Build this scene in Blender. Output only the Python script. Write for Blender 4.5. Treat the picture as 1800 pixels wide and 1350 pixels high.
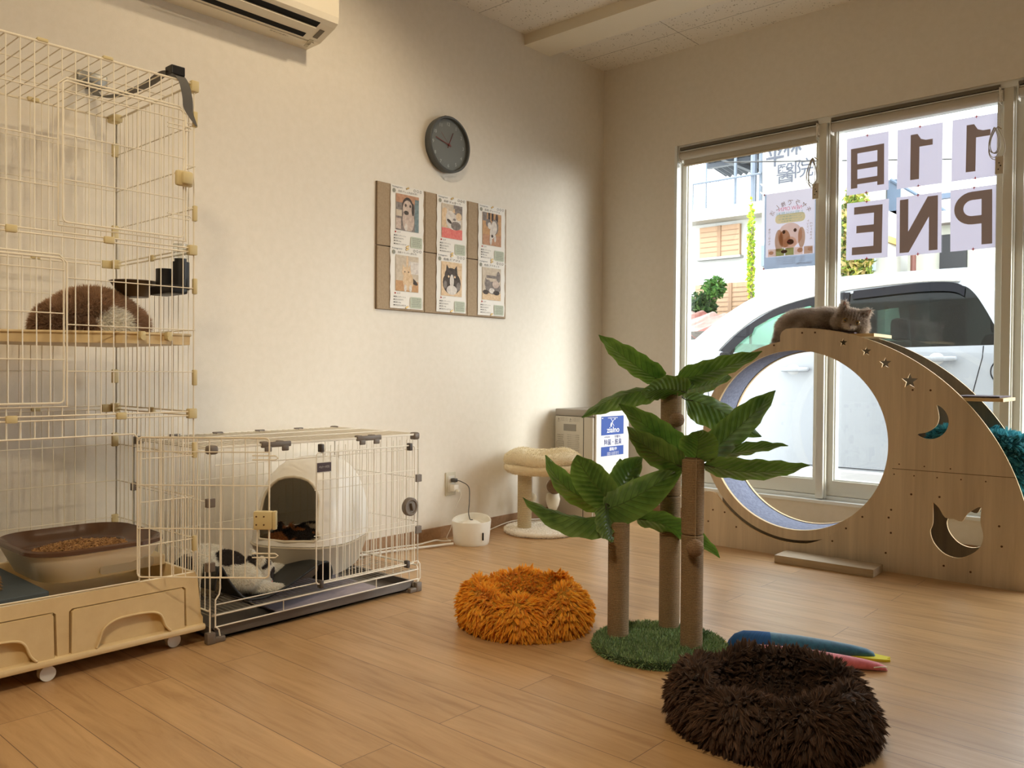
import bpy, bmesh, math, random
import numpy as np
from mathutils import Vector, Matrix, geometry
random.seed(7); RNG = np.random.default_rng(11)
PI = math.pi
SC = bpy.context.scene; COL = SC.collection
for o in list(bpy.data.objects): bpy.data.objects.remove(o)

# ---------------------------------------------------------------- camera
CAM = Vector((3.1, 0.0, 0.853))
yaw, pitch, roll = -0.7283660, -0.0140684, 0.0071361
_f = Vector((math.sin(yaw)*math.cos(pitch), math.cos(yaw)*math.cos(pitch), math.sin(pitch)))
_r = Vector((math.cos(yaw), -math.sin(yaw), 0)); _u = _r.cross(_f)
_r2 = _r*math.cos(roll)+_u*math.sin(roll); _u2 = -_r*math.sin(roll)+_u*math.cos(roll)
cd = bpy.data.cameras.new('camera'); cam = bpy.data.objects.new('camera', cd); COL.objects.link(cam)
cd.sensor_width = 36; cd.lens = 36*1461.6/1800; cd.clip_end = 200; cd.clip_start = 0.02
cam.matrix_world = Matrix(((_r2.x,_u2.x,-_f.x,CAM.x),(_r2.y,_u2.y,-_f.y,CAM.y),(_r2.z,_u2.z,-_f.z,CAM.z),(0,0,0,1)))
SC.camera = cam
# ---------------------------------------------------------------- world, daylight, lamps, exposure
w = bpy.data.worlds.new('overcast_sky'); SC.world = w; w.use_nodes = True
bgn = w.node_tree.nodes['Background']; bgn.inputs[0].default_value = (0.93, 0.97, 1.0, 1); bgn.inputs[1].default_value = 6.5
sd = bpy.data.lights.new('sun', 'SUN'); sd.energy = 7.0; sd.angle = math.radians(38); sd.color = (1, .97, .92)
so = bpy.data.objects.new('sun', sd); COL.objects.link(so)
so.rotation_euler = Vector((-1.0, -0.40, -0.20)).to_track_quat('-Z', 'Y').to_euler()
pd = bpy.data.lights.new('window_portal', 'AREA'); pd.shape = 'RECTANGLE'; pd.size = 3.2; pd.size_y = 2.0
pd.cycles.is_portal = True
po = bpy.data.objects.new('window_portal', pd); COL.objects.link(po); po.location = (2.1, 4.5, 1.2)
po.rotation_euler = Vector((0, -1, 0)).to_track_quat('-Z', 'Z').to_euler()
def add_spot(name, loc, target, power, angle, col=(1.0, 0.80, 0.54), rad=0.035, blend=.7):
    l = bpy.data.lights.new(name, 'SPOT'); l.energy = power; l.spot_size = math.radians(angle); l.spot_blend = blend
    l.color = col; l.shadow_soft_size = rad
    o = bpy.data.objects.new(name, l); COL.objects.link(o); o.location = loc
    o.rotation_euler = (Vector(target)-Vector(loc)).to_track_quat('-Z', 'Y').to_euler()
add_spot('ceiling_or_fill_spot', (1.05, 2.12, 2.72), (0.0, 1.9, 1.0), 24, 125)
add_spot('ceiling_or_fill_spot', (1.35, 3.20, 2.72), (0.0, 2.8, 1.3), 5, 90)
add_spot('ceiling_or_fill_spot', (1.55, 0.75, 2.72), (0.0, 0.6, 0.9), 26, 130)
add_spot('ceiling_or_fill_spot', (2.6, 0.2, 2.72), (2.3, 0.9, 0), 26, 80)
add_spot('ceiling_or_fill_spot', (2.7, -0.2, 2.72), (0.9, 1.1, 0.2), 165, 74, rad=.14)  # unseen fill added beside the camera to brighten the cages from the front
SC.view_settings.view_transform = 'Standard'; SC.view_settings.look = 'None'
SC.view_settings.exposure = 0.13; SC.view_settings.gamma = 1.0; SC.view_settings.use_curve_mapping = False
SC.cycles.max_bounces = 8; SC.cycles.diffuse_bounces = 5; SC.cycles.glossy_bounces = 4
SC.cycles.transmission_bounces = 6; SC.cycles.transparent_max_bounces = 16
SC.cycles.caustics_reflective = False; SC.cycles.caustics_refractive = False
SC.cycles.sample_clamp_indirect = 6.0

# ---------------------------------------------------------------- materials
def lin(c):
    return tuple((x/12.92 if x <= .04045 else ((x+.055)/1.055)**2.4) for x in (v/255 for v in c))
def newmat(name):
    m = bpy.data.materials.new(name); m.use_nodes = True
    return m, m.node_tree.nodes, m.node_tree.links, m.node_tree.nodes['Principled BSDF']
def coords(N, L, sc, kind='Object'):
    tc = N.new('ShaderNodeTexCoord'); mp = N.new('ShaderNodeMapping')
    if kind == 'World':
        g = N.new('ShaderNodeNewGeometry'); L.new(g.outputs['Position'], mp.inputs['Vector'])
    else: L.new(tc.outputs[kind], mp.inputs['Vector'])
    mp.inputs['Scale'].default_value = sc if isinstance(sc, tuple) else (sc, sc, sc)
    return mp.outputs['Vector']
def noise(N, L, sc, detail=3, kind='Object', rough=.6, dist=0):
    n = N.new('ShaderNodeTexNoise'); n.inputs['Scale'].default_value = 1.0
    n.inputs['Detail'].default_value = detail; n.inputs['Roughness'].default_value = rough; n.inputs['Distortion'].default_value = dist
    L.new(coords(N, L, sc, kind), n.inputs['Vector']); return n.outputs['Fac']
def ramp(N, L, fac, stops):
    r = N.new('ShaderNodeValToRGB'); L.new(fac, r.inputs[0]); e = r.color_ramp.elements
    while len(e) < len(stops): e.new(.5)
    for i, (p, c) in enumerate(stops):
        e[i].position = p; e[i].color = (*c, 1) if len(c) == 3 else c
    return r.outputs[0]
def mixc(N, L, fac, a, b, mode='MIX'):
    m = N.new('ShaderNodeMix'); m.data_type = 'RGBA'; m.blend_type = mode
    for s, v in ((m.inputs[0], fac), (m.inputs[6], a), (m.inputs[7], b)):
        if hasattr(v, 'links'): L.new(v, s)
        else: s.default_value = v if not isinstance(v, tuple) else (*v[:3], 1)
    return m.outputs[2]
def math_(N, L, op, a, b=0.5, c=None):
    m = N.new('ShaderNodeMath'); m.operation = op
    for i, v in enumerate((a, b, c)):
        if v is None: continue
        if hasattr(v, 'links'): L.new(v, m.inputs[i])
        else: m.inputs[i].default_value = v
    return m.outputs[0]
def bump(N, L, p, h, st, dist=.002):
    b = N.new('ShaderNodeBump'); b.inputs['Strength'].default_value = st; b.inputs['Distance'].default_value = dist
    L.new(h, b.inputs['Height']); L.new(b.outputs[0], p.inputs['Normal'])
def mat(name, c, rough=.5, metal=0.0, c2=None, sc=40, bsc=None, bst=.3, kind='Object', spec=None, coat=0, sheen=0, trans=0):
    m, N, L, p = newmat(name)
    c = lin(c)
    if c2: 
        L.new(mixc(N, L, ramp(N, L, noise(N, L, sc, 4, kind), [(.35, (0,0,0)), (.65, (1,1,1))]), c, lin(c2)), p.inputs['Base Color'])
    else: p.inputs['Base Color'].default_value = (*c, 1)
    p.inputs['Roughness'].default_value = rough; p.inputs['Metallic'].default_value = metal
    if spec is not None: p.inputs['Specular IOR Level'].default_value = spec
    if coat: p.inputs['Coat Weight'].default_value = coat; p.inputs['Coat Roughness'].default_value = .08
    if sheen: p.inputs['Sheen Weight'].default_value = sheen; p.inputs['Sheen Roughness'].default_value = .5
    if bsc: bump(N, L, p, noise(N, L, bsc, 3, kind), bst)
    return m
def attrmat(name, rough=.9, mulc=None, sheen=.3, spec=.2, trans=0):
    m, N, L, p = newmat(name); a = N.new('ShaderNodeAttribute'); a.attribute_name = 'Col'
    L.new(a.outputs['Color'], p.inputs['Base Color']); p.inputs['Roughness'].default_value = rough
    p.inputs['Sheen Weight'].default_value = sheen; p.inputs['Specular IOR Level'].default_value = spec
    if trans:
        t = N.new('ShaderNodeBsdfTranslucent'); L.new(a.outputs['Color'], t.inputs[0]); mx = N.new('ShaderNodeMixShader'); mx.inputs[0].default_value = trans
        L.new(p.outputs[0], mx.inputs[1]); L.new(t.outputs[0], mx.inputs[2]); L.new(mx.outputs[0], N['Material Output'].inputs[0])
    return m
def mix_translucent(m, amount, col):
    N, L = m.node_tree.nodes, m.node_tree.links; p = N['Principled BSDF']
    t = N.new('ShaderNodeBsdfTranslucent'); t.inputs[0].default_value = (*lin(col), 1)
    mx = N.new('ShaderNodeMixShader'); mx.inputs[0].default_value = amount
    L.new(p.outputs[0], mx.inputs[1]); L.new(t.outputs[0], mx.inputs[2]); L.new(mx.outputs[0], N['Material Output'].inputs[0])
    return m
def glassmat(name, tint=(1,1,1), rough=.0, refl=1.0):
    m, N, L, p = newmat(name); N.remove(p)
    t = N.new('ShaderNodeBsdfTransparent'); t.inputs[0].default_value = (*tint, 1)
    g = N.new('ShaderNodeBsdfGlossy'); g.inputs['Roughness'].default_value = rough
    lw = N.new('ShaderNodeLayerWeight'); lw.inputs['Blend'].default_value = .5
    f = math_(N, L, 'MULTIPLY', math_(N, L, 'MULTIPLY_ADD', math_(N, L, 'POWER', lw.outputs['Facing'], 5.0), .9, .035), refl)
    mx = N.new('ShaderNodeMixShader'); L.new(f, mx.inputs[0]); L.new(t.outputs[0], mx.inputs[1]); L.new(g.outputs[0], mx.inputs[2])
    L.new(mx.outputs[0], N['Material Output'].inputs[0]); return m

def m_floor():
    m, N, L, p = newmat('floor_planks')
    v = coords(N, L, 1.0, 'World'); v.node.inputs['Location'].default_value = (.35, .088, 0)
    br = N.new('ShaderNodeTexBrick'); L.new(v, br.inputs['Vector'])
    br.inputs['Scale'].default_value = 1; br.inputs['Brick Width'].default_value = 1.22; br.inputs['Row Height'].default_value = .147
    br.inputs['Mortar Size'].default_value = .0011; br.inputs['Mortar Smooth'].default_value = .3; br.offset = .37
    br.inputs['Color1'].default_value = (0,0,0,1); br.inputs['Color2'].default_value = (1,1,1,1); br.inputs['Mortar'].default_value = (.5,.5,.5,1)
    plank = mixc(N, L, br.outputs['Color'], lin((186,149,105)), lin((197,160,115)))
    # shift the grain per plank
    vm = N.new('ShaderNodeVectorMath'); vm.operation = 'MULTIPLY_ADD'
    L.new(br.outputs['Color'], vm.inputs[0]); vm.inputs[1].default_value = (9,5,3); L.new(v, vm.inputs[2])
    mp = N.new('ShaderNodeMapping'); L.new(vm.outputs[0], mp.inputs['Vector']); mp.inputs['Scale'].default_value = (2.2, 26, 1)
    n1 = N.new('ShaderNodeTexNoise'); n1.inputs['Scale'].default_value = 1; n1.inputs['Detail'].default_value = 7; n1.inputs['Distortion'].default_value = 1.2
    n1.inputs['Roughness'].default_value = .65
    L.new(mp.outputs[0], n1.inputs['Vector'])
    g = ramp(N, L, n1.outputs['Fac'], [(.30, (.74,.69,.64)), (.47, (.93,.92,.90)), (.60, (1,1,1)), (.72, (1.07,1.07,1.07))])
    c = mixc(N, L, 1.0, plank, g, 'MULTIPLY')
    mp2 = N.new('ShaderNodeMapping'); L.new(vm.outputs[0], mp2.inputs['Vector']); mp2.inputs['Scale'].default_value = (3, 9, 1)
    n2 = N.new('ShaderNodeTexNoise'); n2.inputs['Scale'].default_value = 1; n2.inputs['Detail'].default_value = 2; L.new(mp2.outputs[0], n2.inputs['Vector'])
    c = mixc(N, L, 1.0, c, ramp(N, L, n2.outputs['Fac'], [(.3, (.91,.90,.89)), (.7, (1.04,1.04,1.04))]), 'MULTIPLY')
    c = mixc(N, L, br.outputs['Fac'], c, lin((104,80,58)))
    L.new(c, p.inputs['Base Color'])
    L.new(ramp(N, L, n1.outputs['Fac'], [(.3, (.38,.38,.38)), (.7, (.28,.28,.28))]), p.inputs['Roughness'])
    h = mixc(N, L, br.outputs['Fac'], n1.outputs['Fac'], (0,0,0)); bump(N, L, p, h, .25, .0008)
    return m
def m_wood(name, ca, cb, axis='z', rough=.45, sc=1.0):
    m, N, L, p = newmat(name)
    s = {'z': (38*sc, 38*sc, 1.6*sc), 'x': (1.6*sc, 38*sc, 38*sc)}[axis]
    n1 = noise(N, L, s, 6, 'Object', .65, .8); n2 = noise(N, L, tuple(v*.2 for v in s), 2)
    c = mixc(N, L, ramp(N, L, n1, [(.32, (0,0,0)), (.68, (1,1,1))]), lin(ca), lin(cb))
    c = mixc(N, L, 1.0, c, ramp(N, L, n2, [(.3, (.82,.80,.78)), (.7, (1.1,1.1,1.1))]), 'MULTIPLY')
    L.new(c, p.inputs['Base Color']); p.inputs['Roughness'].default_value = rough
    bump(N, L, p, n1, .1, .0005); return m
def m_rope(name, c, c2, freq=190):
    m, N, L, p = newmat(name)
    v = coords(N, L, (0.15, 0.15, 1.0)); wv = N.new('ShaderNodeTexWave'); wv.bands_direction = 'Z'
    wv.inputs['Scale'].default_value = freq/6.28*1.0; wv.inputs['Distortion'].default_value = .4; L.new(v, wv.inputs['Vector'])
    n = noise(N, L, 260, 3)
    col = mixc(N, L, ramp(N, L, n, [(.3, (0,0,0)), (.7, (1,1,1))]), lin(c), lin(c2))
    col = mixc(N, L, 1.0, col, ramp(N, L, wv.outputs['Fac'], [(0, (.62,.6,.58)), (.45, (1,1,1))]), 'MULTIPLY')
    L.new(col, p.inputs['Base Color']); p.inputs['Roughness'].default_value = .9
    bump(N, L, p, wv.outputs['Fac'], .6, .002); return m
def m_ceiling():
    m, N, L, p = newmat('ceiling_board')
    v = N.new('ShaderNodeTexVoronoi'); v.feature = 'F1'; v.inputs['Scale'].default_value = 1
    L.new(coords(N, L, (75, 48, 1), 'World'), v.inputs['Vector'])
    n = noise(N, L, 26, 3, 'World')
    thr = math_(N, L, 'MULTIPLY', ramp(N, L, n, [(.38, (0,0,0)), (.60, (1,1,1))]), .29)
    fl = math_(N, L, 'LESS_THAN', v.outputs['Distance'], thr)
    br = N.new('ShaderNodeTexBrick'); mp = coords(N, L, 1.0, 'World'); mpn = mp.node; mpn.inputs['Location'].default_value = (.24, -.005, 0)
    L.new(mp, br.inputs['Vector']); br.inputs['Scale'].default_value = 1; br.inputs['Brick Width'].default_value = .91; br.inputs['Row Height'].default_value = .455
    br.inputs['Mortar Size'].default_value = .0016; br.offset = 0.0
    c = mixc(N, L, fl, lin((232,226,214)), lin((176,168,152)))
    c = mixc(N, L, br.outputs['Fac'], c, lin((120,112,98)))
    L.new(c, p.inputs['Base Color']); p.inputs['Roughness'].default_value = .95
    return m
FLOOR = m_floor(); CEIL = m_ceiling()
WALL = mat('wallpaper', (238,232,220), .85, c2=(234,228,215), sc=30, bsc=420, bst=.35, kind='World')
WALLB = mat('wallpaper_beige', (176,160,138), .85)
BASE = m_wood('baseboard_wood', (150,116,84), (172,138,104), 'x')
ALU = mat('window_aluminium', (226,224,212), .4)
ALUW = mat('window_white', (236,238,234), .35)
GLASS = glassmat('window_glass', (.97,.985,.98))
WHITE = mat('white_plastic', (236,232,222), .35, c2=(230,226,214), sc=9)
WIRE = mat('cream_wire', (242,234,214), .35)
WIREW = mat('white_wire', (242,238,226), .3)
CREAM = mat('cream_plastic', (226,204,158), .42, c2=(218,194,148), sc=14, bsc=500, bst=.12)
CREAM2 = mat('cream_clip_plastic', (214,198,150), .45)
GREYP = mat('grey_brown_plastic', (112,101,90), .45)
BLACK = mat('black_plastic', (26,25,26), .4)
DARK = mat('dark_void', (14,13,12), .9)
MDF = m_wood('oak_laminate', (206,190,164), (222,206,180), 'z', .5)
MDF_SHADE = m_wood('oak_laminate_shade', (112,100,82), (128,114,92), 'z', .6)  # same oak, darkened to paint in the shade between the tower panels
MDFE = mat('pale_board_edge', (222,196,150), .6)
SCREW = mat('screw_cover', (92,62,34), .5)
PAPER = mat('white_paper', (240,237,230), .7)
INK = mat('black_ink', (40,38,38), .7)
RED = mat('red_print', (196,40,44), .6)
TAN = mat('felt_board', (176,156,130), .95, c2=(166,146,120), sc=120, bsc=500, bst=.6)
CABLEW = mat('white_cable', (232,228,218), .4)
METALG = mat('grey_metal', (150,150,146), .4, .6)

# ---------------------------------------------------------------- mesh building
def rotm(rx=0, ry=0, rz=0):
    return Matrix.Rotation(rz, 3, 'Z') @ Matrix.Rotation(ry, 3, 'Y') @ Matrix.Rotation(rx, 3, 'X')
def frame_of(d):
    d = d.normalized(); a = Vector((0,0,1)) if abs(d.z) < .9 else Vector((1,0,0))
    x = a.cross(d).normalized(); return x, d.cross(x)
class MB:
    def __init__(s): s.v = []; s.f = []; s.m = []; s.c = []; s.big = []
    def add(s, vs, fs, m=0, col=None):
        n = len(s.v); s.v.extend(tuple(v) for v in vs); s.f.extend(tuple(i+n for i in f) for f in fs); s.m.extend([m]*len(fs))
        if col is None: s.c.extend([(1,1,1)]*len(vs))
        elif len(vs) and isinstance(col, tuple) and not hasattr(col[0], '__len__'): s.c.extend([col]*len(vs))
        else: s.c.extend(tuple(c) for c in col)
        return s
    def box(s, a, b, m=0, bev=0, rot=None, seg=2):
        c = [(a[i]+b[i])/2 for i in range(3)]; h = [abs(b[i]-a[i])/2 for i in range(3)]
        if bev:
            bm = bmesh.new(); bmesh.ops.create_cube(bm, size=2)
            for v in bm.verts: v.co = Vector((v.co.x*h[0], v.co.y*h[1], v.co.z*h[2]))
            bmesh.ops.bevel(bm, geom=bm.edges[:], offset=min(bev, min(h)*.95), segments=seg, profile=.5, affect='EDGES')
            vs = [v.co.copy() for v in bm.verts]; fs = [tuple(v.index for v in f.verts) for f in bm.faces]; bm.free()
        else:
            vs = [Vector((x*h[0], y*h[1], z*h[2])) for x in (-1,1) for y in (-1,1) for z in (-1,1)]
            fs = [(0,1,3,2),(4,6,7,5),(0,4,5,1),(2,3,7,6),(0,2,6,4),(1,5,7,3)]
        if rot is not None: vs = [rot @ v for v in vs]
        return s.add([(v[0]+c[0], v[1]+c[1], v[2]+c[2]) for v in vs], fs, m)
    def tube(s, pts, r, n=6, m=0, closed=False, caps=True, col=None, flat=None):
        pts = [Vector(p) for p in pts]; K = len(pts); vs = []; fs = []
        rr = r if hasattr(r, '__len__') else [r]*K
        px = None
        for i, p in enumerate(pts):
            a = pts[(i-1) % K] if (closed or i > 0) else p; b = pts[(i+1) % K] if (closed or i < K-1) else p
            d = (b-a)
            if d.length < 1e-9: d = Vector((0,0,1))
            d.normalize()
            if px is None: px, _ = frame_of(d)
            x = (px - d*px.dot(d))
            if x.length < 1e-6: x, _ = frame_of(d)
            x.normalize(); y = d.cross(x); px = x
            for k in range(n):
                t = 2*PI*k/n; vs.append(p + x*math.cos(t)*rr[i]*(flat or 1) + y*math.sin(t)*rr[i])
        R = K if closed else K-1
        for i in range(R):
            for k in range(n):
                a = i*n+k; b = i*n+(k+1) % n; c = ((i+1) % K)*n+(k+1) % n; d = ((i+1) % K)*n+k
                fs.append((a,b,c,d))
        if not closed and caps: fs.append(tuple(range(n))[::-1]); fs.append(tuple(range((K-1)*n, K*n)))
        return s.add(vs, fs, m, col)
    def cyl(s, p, q, r, n=20, m=0, r2=None): return s.tube([p, q], [r, r if r2 is None else r2], n, m)
    def lathe(s, prof, c=(0,0,0), n=32, m=0, axis='z', rot=None, sx=1, sy=1, cap=True, mats=None):
        vs = []; fs = []
        for (r, z) in prof:
            for k in range(n):
                t = 2*PI*k/n; v = Vector((r*math.cos(t)*sx, r*math.sin(t)*sy, z))
                if rot is not None: v = rot @ v
                vs.append((v.x+c[0], v.y+c[1], v.z+c[2]))
        base = len(s.v); nf = []
        for i in range(len(prof)-1):
            for k in range(n):
                nf.append(((i*n+k), (i*n+(k+1) % n), ((i+1)*n+(k+1) % n), ((i+1)*n+k)))
        s.add(vs, nf, m)
        if mats:
            st = len(s.m)-len(nf)
            for i in range(len(prof)-1):
                for k in range(n): s.m[st+i*n+k] = mats[i]
        if cap:
            s.f.append(tuple(base+i for i in range(n))[::-1]); s.m.append(m if not mats else mats[0])
            s.f.append(tuple(base+(len(prof)-1)*n+i for i in range(n))); s.m.append(m if not mats else mats[-1])
        return s
    def prism(s, outer, holes, o, ux, uy, th, m=0, me=None):
        """2-D outline with holes, in the plane o+ux,uy, extruded by th along ux x uy"""
        o, ux, uy = Vector(o), Vector(ux), Vector(uy); n = ux.cross(uy).normalized()*th
        loops = [outer]+list(holes); flat = [p for l in loops for p in l]
        tr = geometry.tessellate_polygon([[Vector((p[0],p[1],0)) for p in l] for l in loops])
        P = [o+ux*p[0]+uy*p[1] for p in flat]; K = len(P)
        vs = P+[p+n for p in P]; fs = []; mm = []
        for t in tr:
            a, b, c = (Vector((*flat[i], 0)) for i in t)
            if (b-a).cross(c-a).z < 0: t = (t[0], t[2], t[1])
            if th == 0: fs.append(tuple(t)); mm.append(m); continue
            fs.append(tuple(reversed(t))); fs.append(tuple(i+K for i in t)); mm += [m, m]
        st = 0
        if th == 0: s.add(P, fs, m); return s
        for l in loops:
            k = len(l)
            for i in range(k):
                fs.append((st+i, st+(i+1) % k, st+(i+1) % k+K, st+i+K)); mm.append(m if me is None else me)
            st += k
        s.add(vs, fs, m); s.m[-len(fs):] = mm; return s
    def grid(s, P, m=0, closeu=False, closev=False, col=None):
        """P[i][j] rows of points"""
        a, b = len(P), len(P[0]); fs = []
        for i in range(a if closeu else a-1):
            for j in range(b if closev else b-1):
                fs.append((i*b+j, ((i+1) % a)*b+j, ((i+1) % a)*b+(j+1) % b, i*b+(j+1) % b))
        return s.add([p for r in P for p in r], fs, m, [c for r in col for c in r] if col is not None else None)
    def sphere(s, c, r, n=16, m=0, sx=1, sy=1, sz=1, rot=None):
        pr = [(max(1e-4, math.sin(PI*i/(n//2)))*r, -math.cos(PI*i/(n//2))*r*sz) for i in range(n//2+1)]
        return s.lathe(pr, c, n, m, sx=sx, sy=sy, rot=rot, cap=False)
    def text(s, body, o, ux, uz, w=None, h=None, m=0, ext=.0004, center=True, bold=0):
        """text fitted to w x h around o, reading along ux"""
        cu = bpy.data.curves.new('t', 'FONT'); cu.body = body; ob = bpy.data.objects.new('t', cu); COL.objects.link(ob)
        cu.resolution_u = 3; cu.offset = bold
        dg = bpy.context.evaluated_depsgraph_get(); me = ob.evaluated_get(dg).to_mesh()
        if len(me.vertices):
            V = np.array([v.co[:2] for v in me.vertices]); lo, hi = V.min(0), V.max(0); sz = np.maximum(hi-lo, 1e-6)
            kx = (w/sz[0]) if w else None; ky = (h/sz[1]) if h else None
            if kx is None: kx = ky
            if ky is None: ky = kx
            o, ux, uz = Vector(o), Vector(ux), Vector(uz); n = ux.cross(uz)*ext
            mid = (lo+hi)/2 if center else lo
            P = [o+ux*((p[0]-mid[0])*kx)+uz*((p[1]-mid[1])*ky)+n for p in V]
            s.add(P, [tuple(f.vertices) for f in me.polygons], m)
        ob.evaluated_get(dg).to_mesh_clear(); bpy.data.objects.remove(ob); bpy.data.curves.remove(cu); return s
    def build(s, name, mats, parent=None, smooth=False, loc=None):
        if not isinstance(mats, (list, tuple)): mats = [mats]
        o0 = Vector(parent.location) if parent is not None and parent.parent is None else (Vector(parent.parent.location) if parent is not None else Vector((0,0,0)))
        V = np.array(s.v, dtype=np.float32).reshape(-1, 3); nb = len(V)
        tot = nb+sum(len(b[0]) for b in s.big)
        allV = np.concatenate([V]+[b[0] for b in s.big]).astype(np.float32) if s.big else V
        if loc is None and parent is None: loc = ((allV[:,0].min()+allV[:,0].max())/2, (allV[:,1].min()+allV[:,1].max())/2, allV[:,2].min())
        base = Vector(loc) if parent is None else o0
        allV = allV-np.array(base, dtype=np.float32)
        me = bpy.data.meshes.new(name)
        lt = [len(f) for f in s.f]; li = [i for f in s.f for i in f]
        lt = np.array(lt, dtype=np.int32); li = np.array(li, dtype=np.int32); mi = np.array(s.m, dtype=np.int32)
        off = nb
        C = [np.array(s.c, dtype=np.float32).reshape(-1, 3)]
        for (bv, bf, bm_, bc) in s.big:   # bf: (K,4) quads
            lt = np.concatenate([lt, np.full(len(bf), bf.shape[1], np.int32)]); li = np.concatenate([li, (bf+off).ravel().astype(np.int32)])
            mi = np.concatenate([mi, np.full(len(bf), bm_, np.int32)]); off += len(bv); C.append(bc)
        me.vertices.add(len(allV)); me.vertices.foreach_set('co', allV.ravel())
        me.loops.add(len(li)); me.loops.foreach_set('vertex_index', li)
        me.polygons.add(len(lt)); me.polygons.foreach_set('loop_start', np.concatenate([[0], np.cumsum(lt)[:-1]]).astype(np.int32))
        me.polygons.foreach_set('loop_total', lt); me.polygons.foreach_set('material_index', mi)
        me.polygons.foreach_set('use_smooth', np.full(len(lt), bool(smooth)))
        me.update(calc_edges=True)
        Cc = np.concatenate(C)
        if (Cc != 1).any():
            at = me.color_attributes.new('Col', 'FLOAT_COLOR', 'POINT')
            at.data.foreach_set('color', np.concatenate([Cc, np.ones((len(Cc), 1), np.float32)], 1).astype(np.float32).ravel())
        me.validate()
        for m in mats: me.materials.append(m)
        if smooth == 'auto':
            try: me.set_sharp_from_angle(angle=math.radians(35))
            except Exception: pass
        ob = bpy.data.objects.new(name, me); COL.objects.link(ob)
        if parent is not None: ob.parent = parent
        else: ob.location = base
        return ob
def tag(o, label, cat, group=None, kind=None):
    if label: o['label'] = label
    if cat: o['category'] = cat
    if group: o['group'] = group
    if kind: o['kind'] = kind
    return o
def thing(name, label, cat, loc, group=None, kind=None):
    e = bpy.data.objects.new(name, None); COL.objects.link(e); e.location = loc; e.empty_display_size = .05
    return tag(e, label, cat, group, kind)
def struct(o): o['kind'] = 'structure'; return o
def arc(cx, cz, r, a0, a1, n): return [(cx+r*math.cos(math.radians(a0+(a1-a0)*i/n)), cz+r*math.sin(math.radians(a0+(a1-a0)*i/n))) for i in range(n+1)]
def rrect(w, h, r, n=5, cx=0, cy=0):
    p = []
    for (sx, sy, a) in ((1,1,0),(-1,1,90),(-1,-1,180),(1,-1,270)):
        p += arc(cx+sx*(w/2-r), cy+sy*(h/2-r), r, a, a+90, n)
    return p
def smoothpath(pts, k=6):
    pts = [Vector(p) for p in pts]; out = []
    for i in range(len(pts)-1):
        p0 = pts[max(i-1,0)]; p1 = pts[i]; p2 = pts[i+1]; p3 = pts[min(i+2, len(pts)-1)]
        for j in range(k):
            t = j/k; out.append(.5*((2*p1)+(-p0+p2)*t+(2*p0-5*p1+4*p2-p3)*t*t+(-p0+3*p1-3*p2+p3)*t**3))
    return out+[pts[-1]]

def blob(parts, vox=.008, smooth=4):
    """one continuous surface from ellipsoids / cones: voxel remesh; returns (V, F)"""
    mb = MB()
    for p in parts:
        if p[0] == 'e': mb.sphere(p[1], 1, 20, rot=(p[3] if len(p) > 3 else rotm()) @ Matrix.Diagonal(Vector(p[2])))
        elif p[0] == 't': mb.tube(smoothpath(p[1], 4), np.interp(np.linspace(0, 1, (len(p[1])-1)*4+1), np.linspace(0, 1, len(p[2])), p[2]).tolist(), 12)
    me = bpy.data.meshes.new('b'); me.from_pydata(mb.v, [], mb.f); o = bpy.data.objects.new('b', me); COL.objects.link(o)
    r = o.modifiers.new('r', 'REMESH'); r.mode = 'VOXEL'; r.voxel_size = vox
    sm = o.modifiers.new('s', 'SMOOTH'); sm.iterations = smooth; sm.factor = .6
    dg = bpy.context.evaluated_depsgraph_get(); e = o.evaluated_get(dg).to_mesh()
    V = np.array([v.co[:] for v in e.vertices]); F = [tuple(f.vertices) for f in e.polygons]
    o.evaluated_get(dg).to_mesh_clear(); bpy.data.objects.remove(o); bpy.data.meshes.remove(me)
    return V, F
def tri_of(V, F):
    T = []
    for f in F:
        for i in range(1, len(f)-1): T.append((f[0], f[i], f[i+1]))
    return np.array(T)
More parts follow.
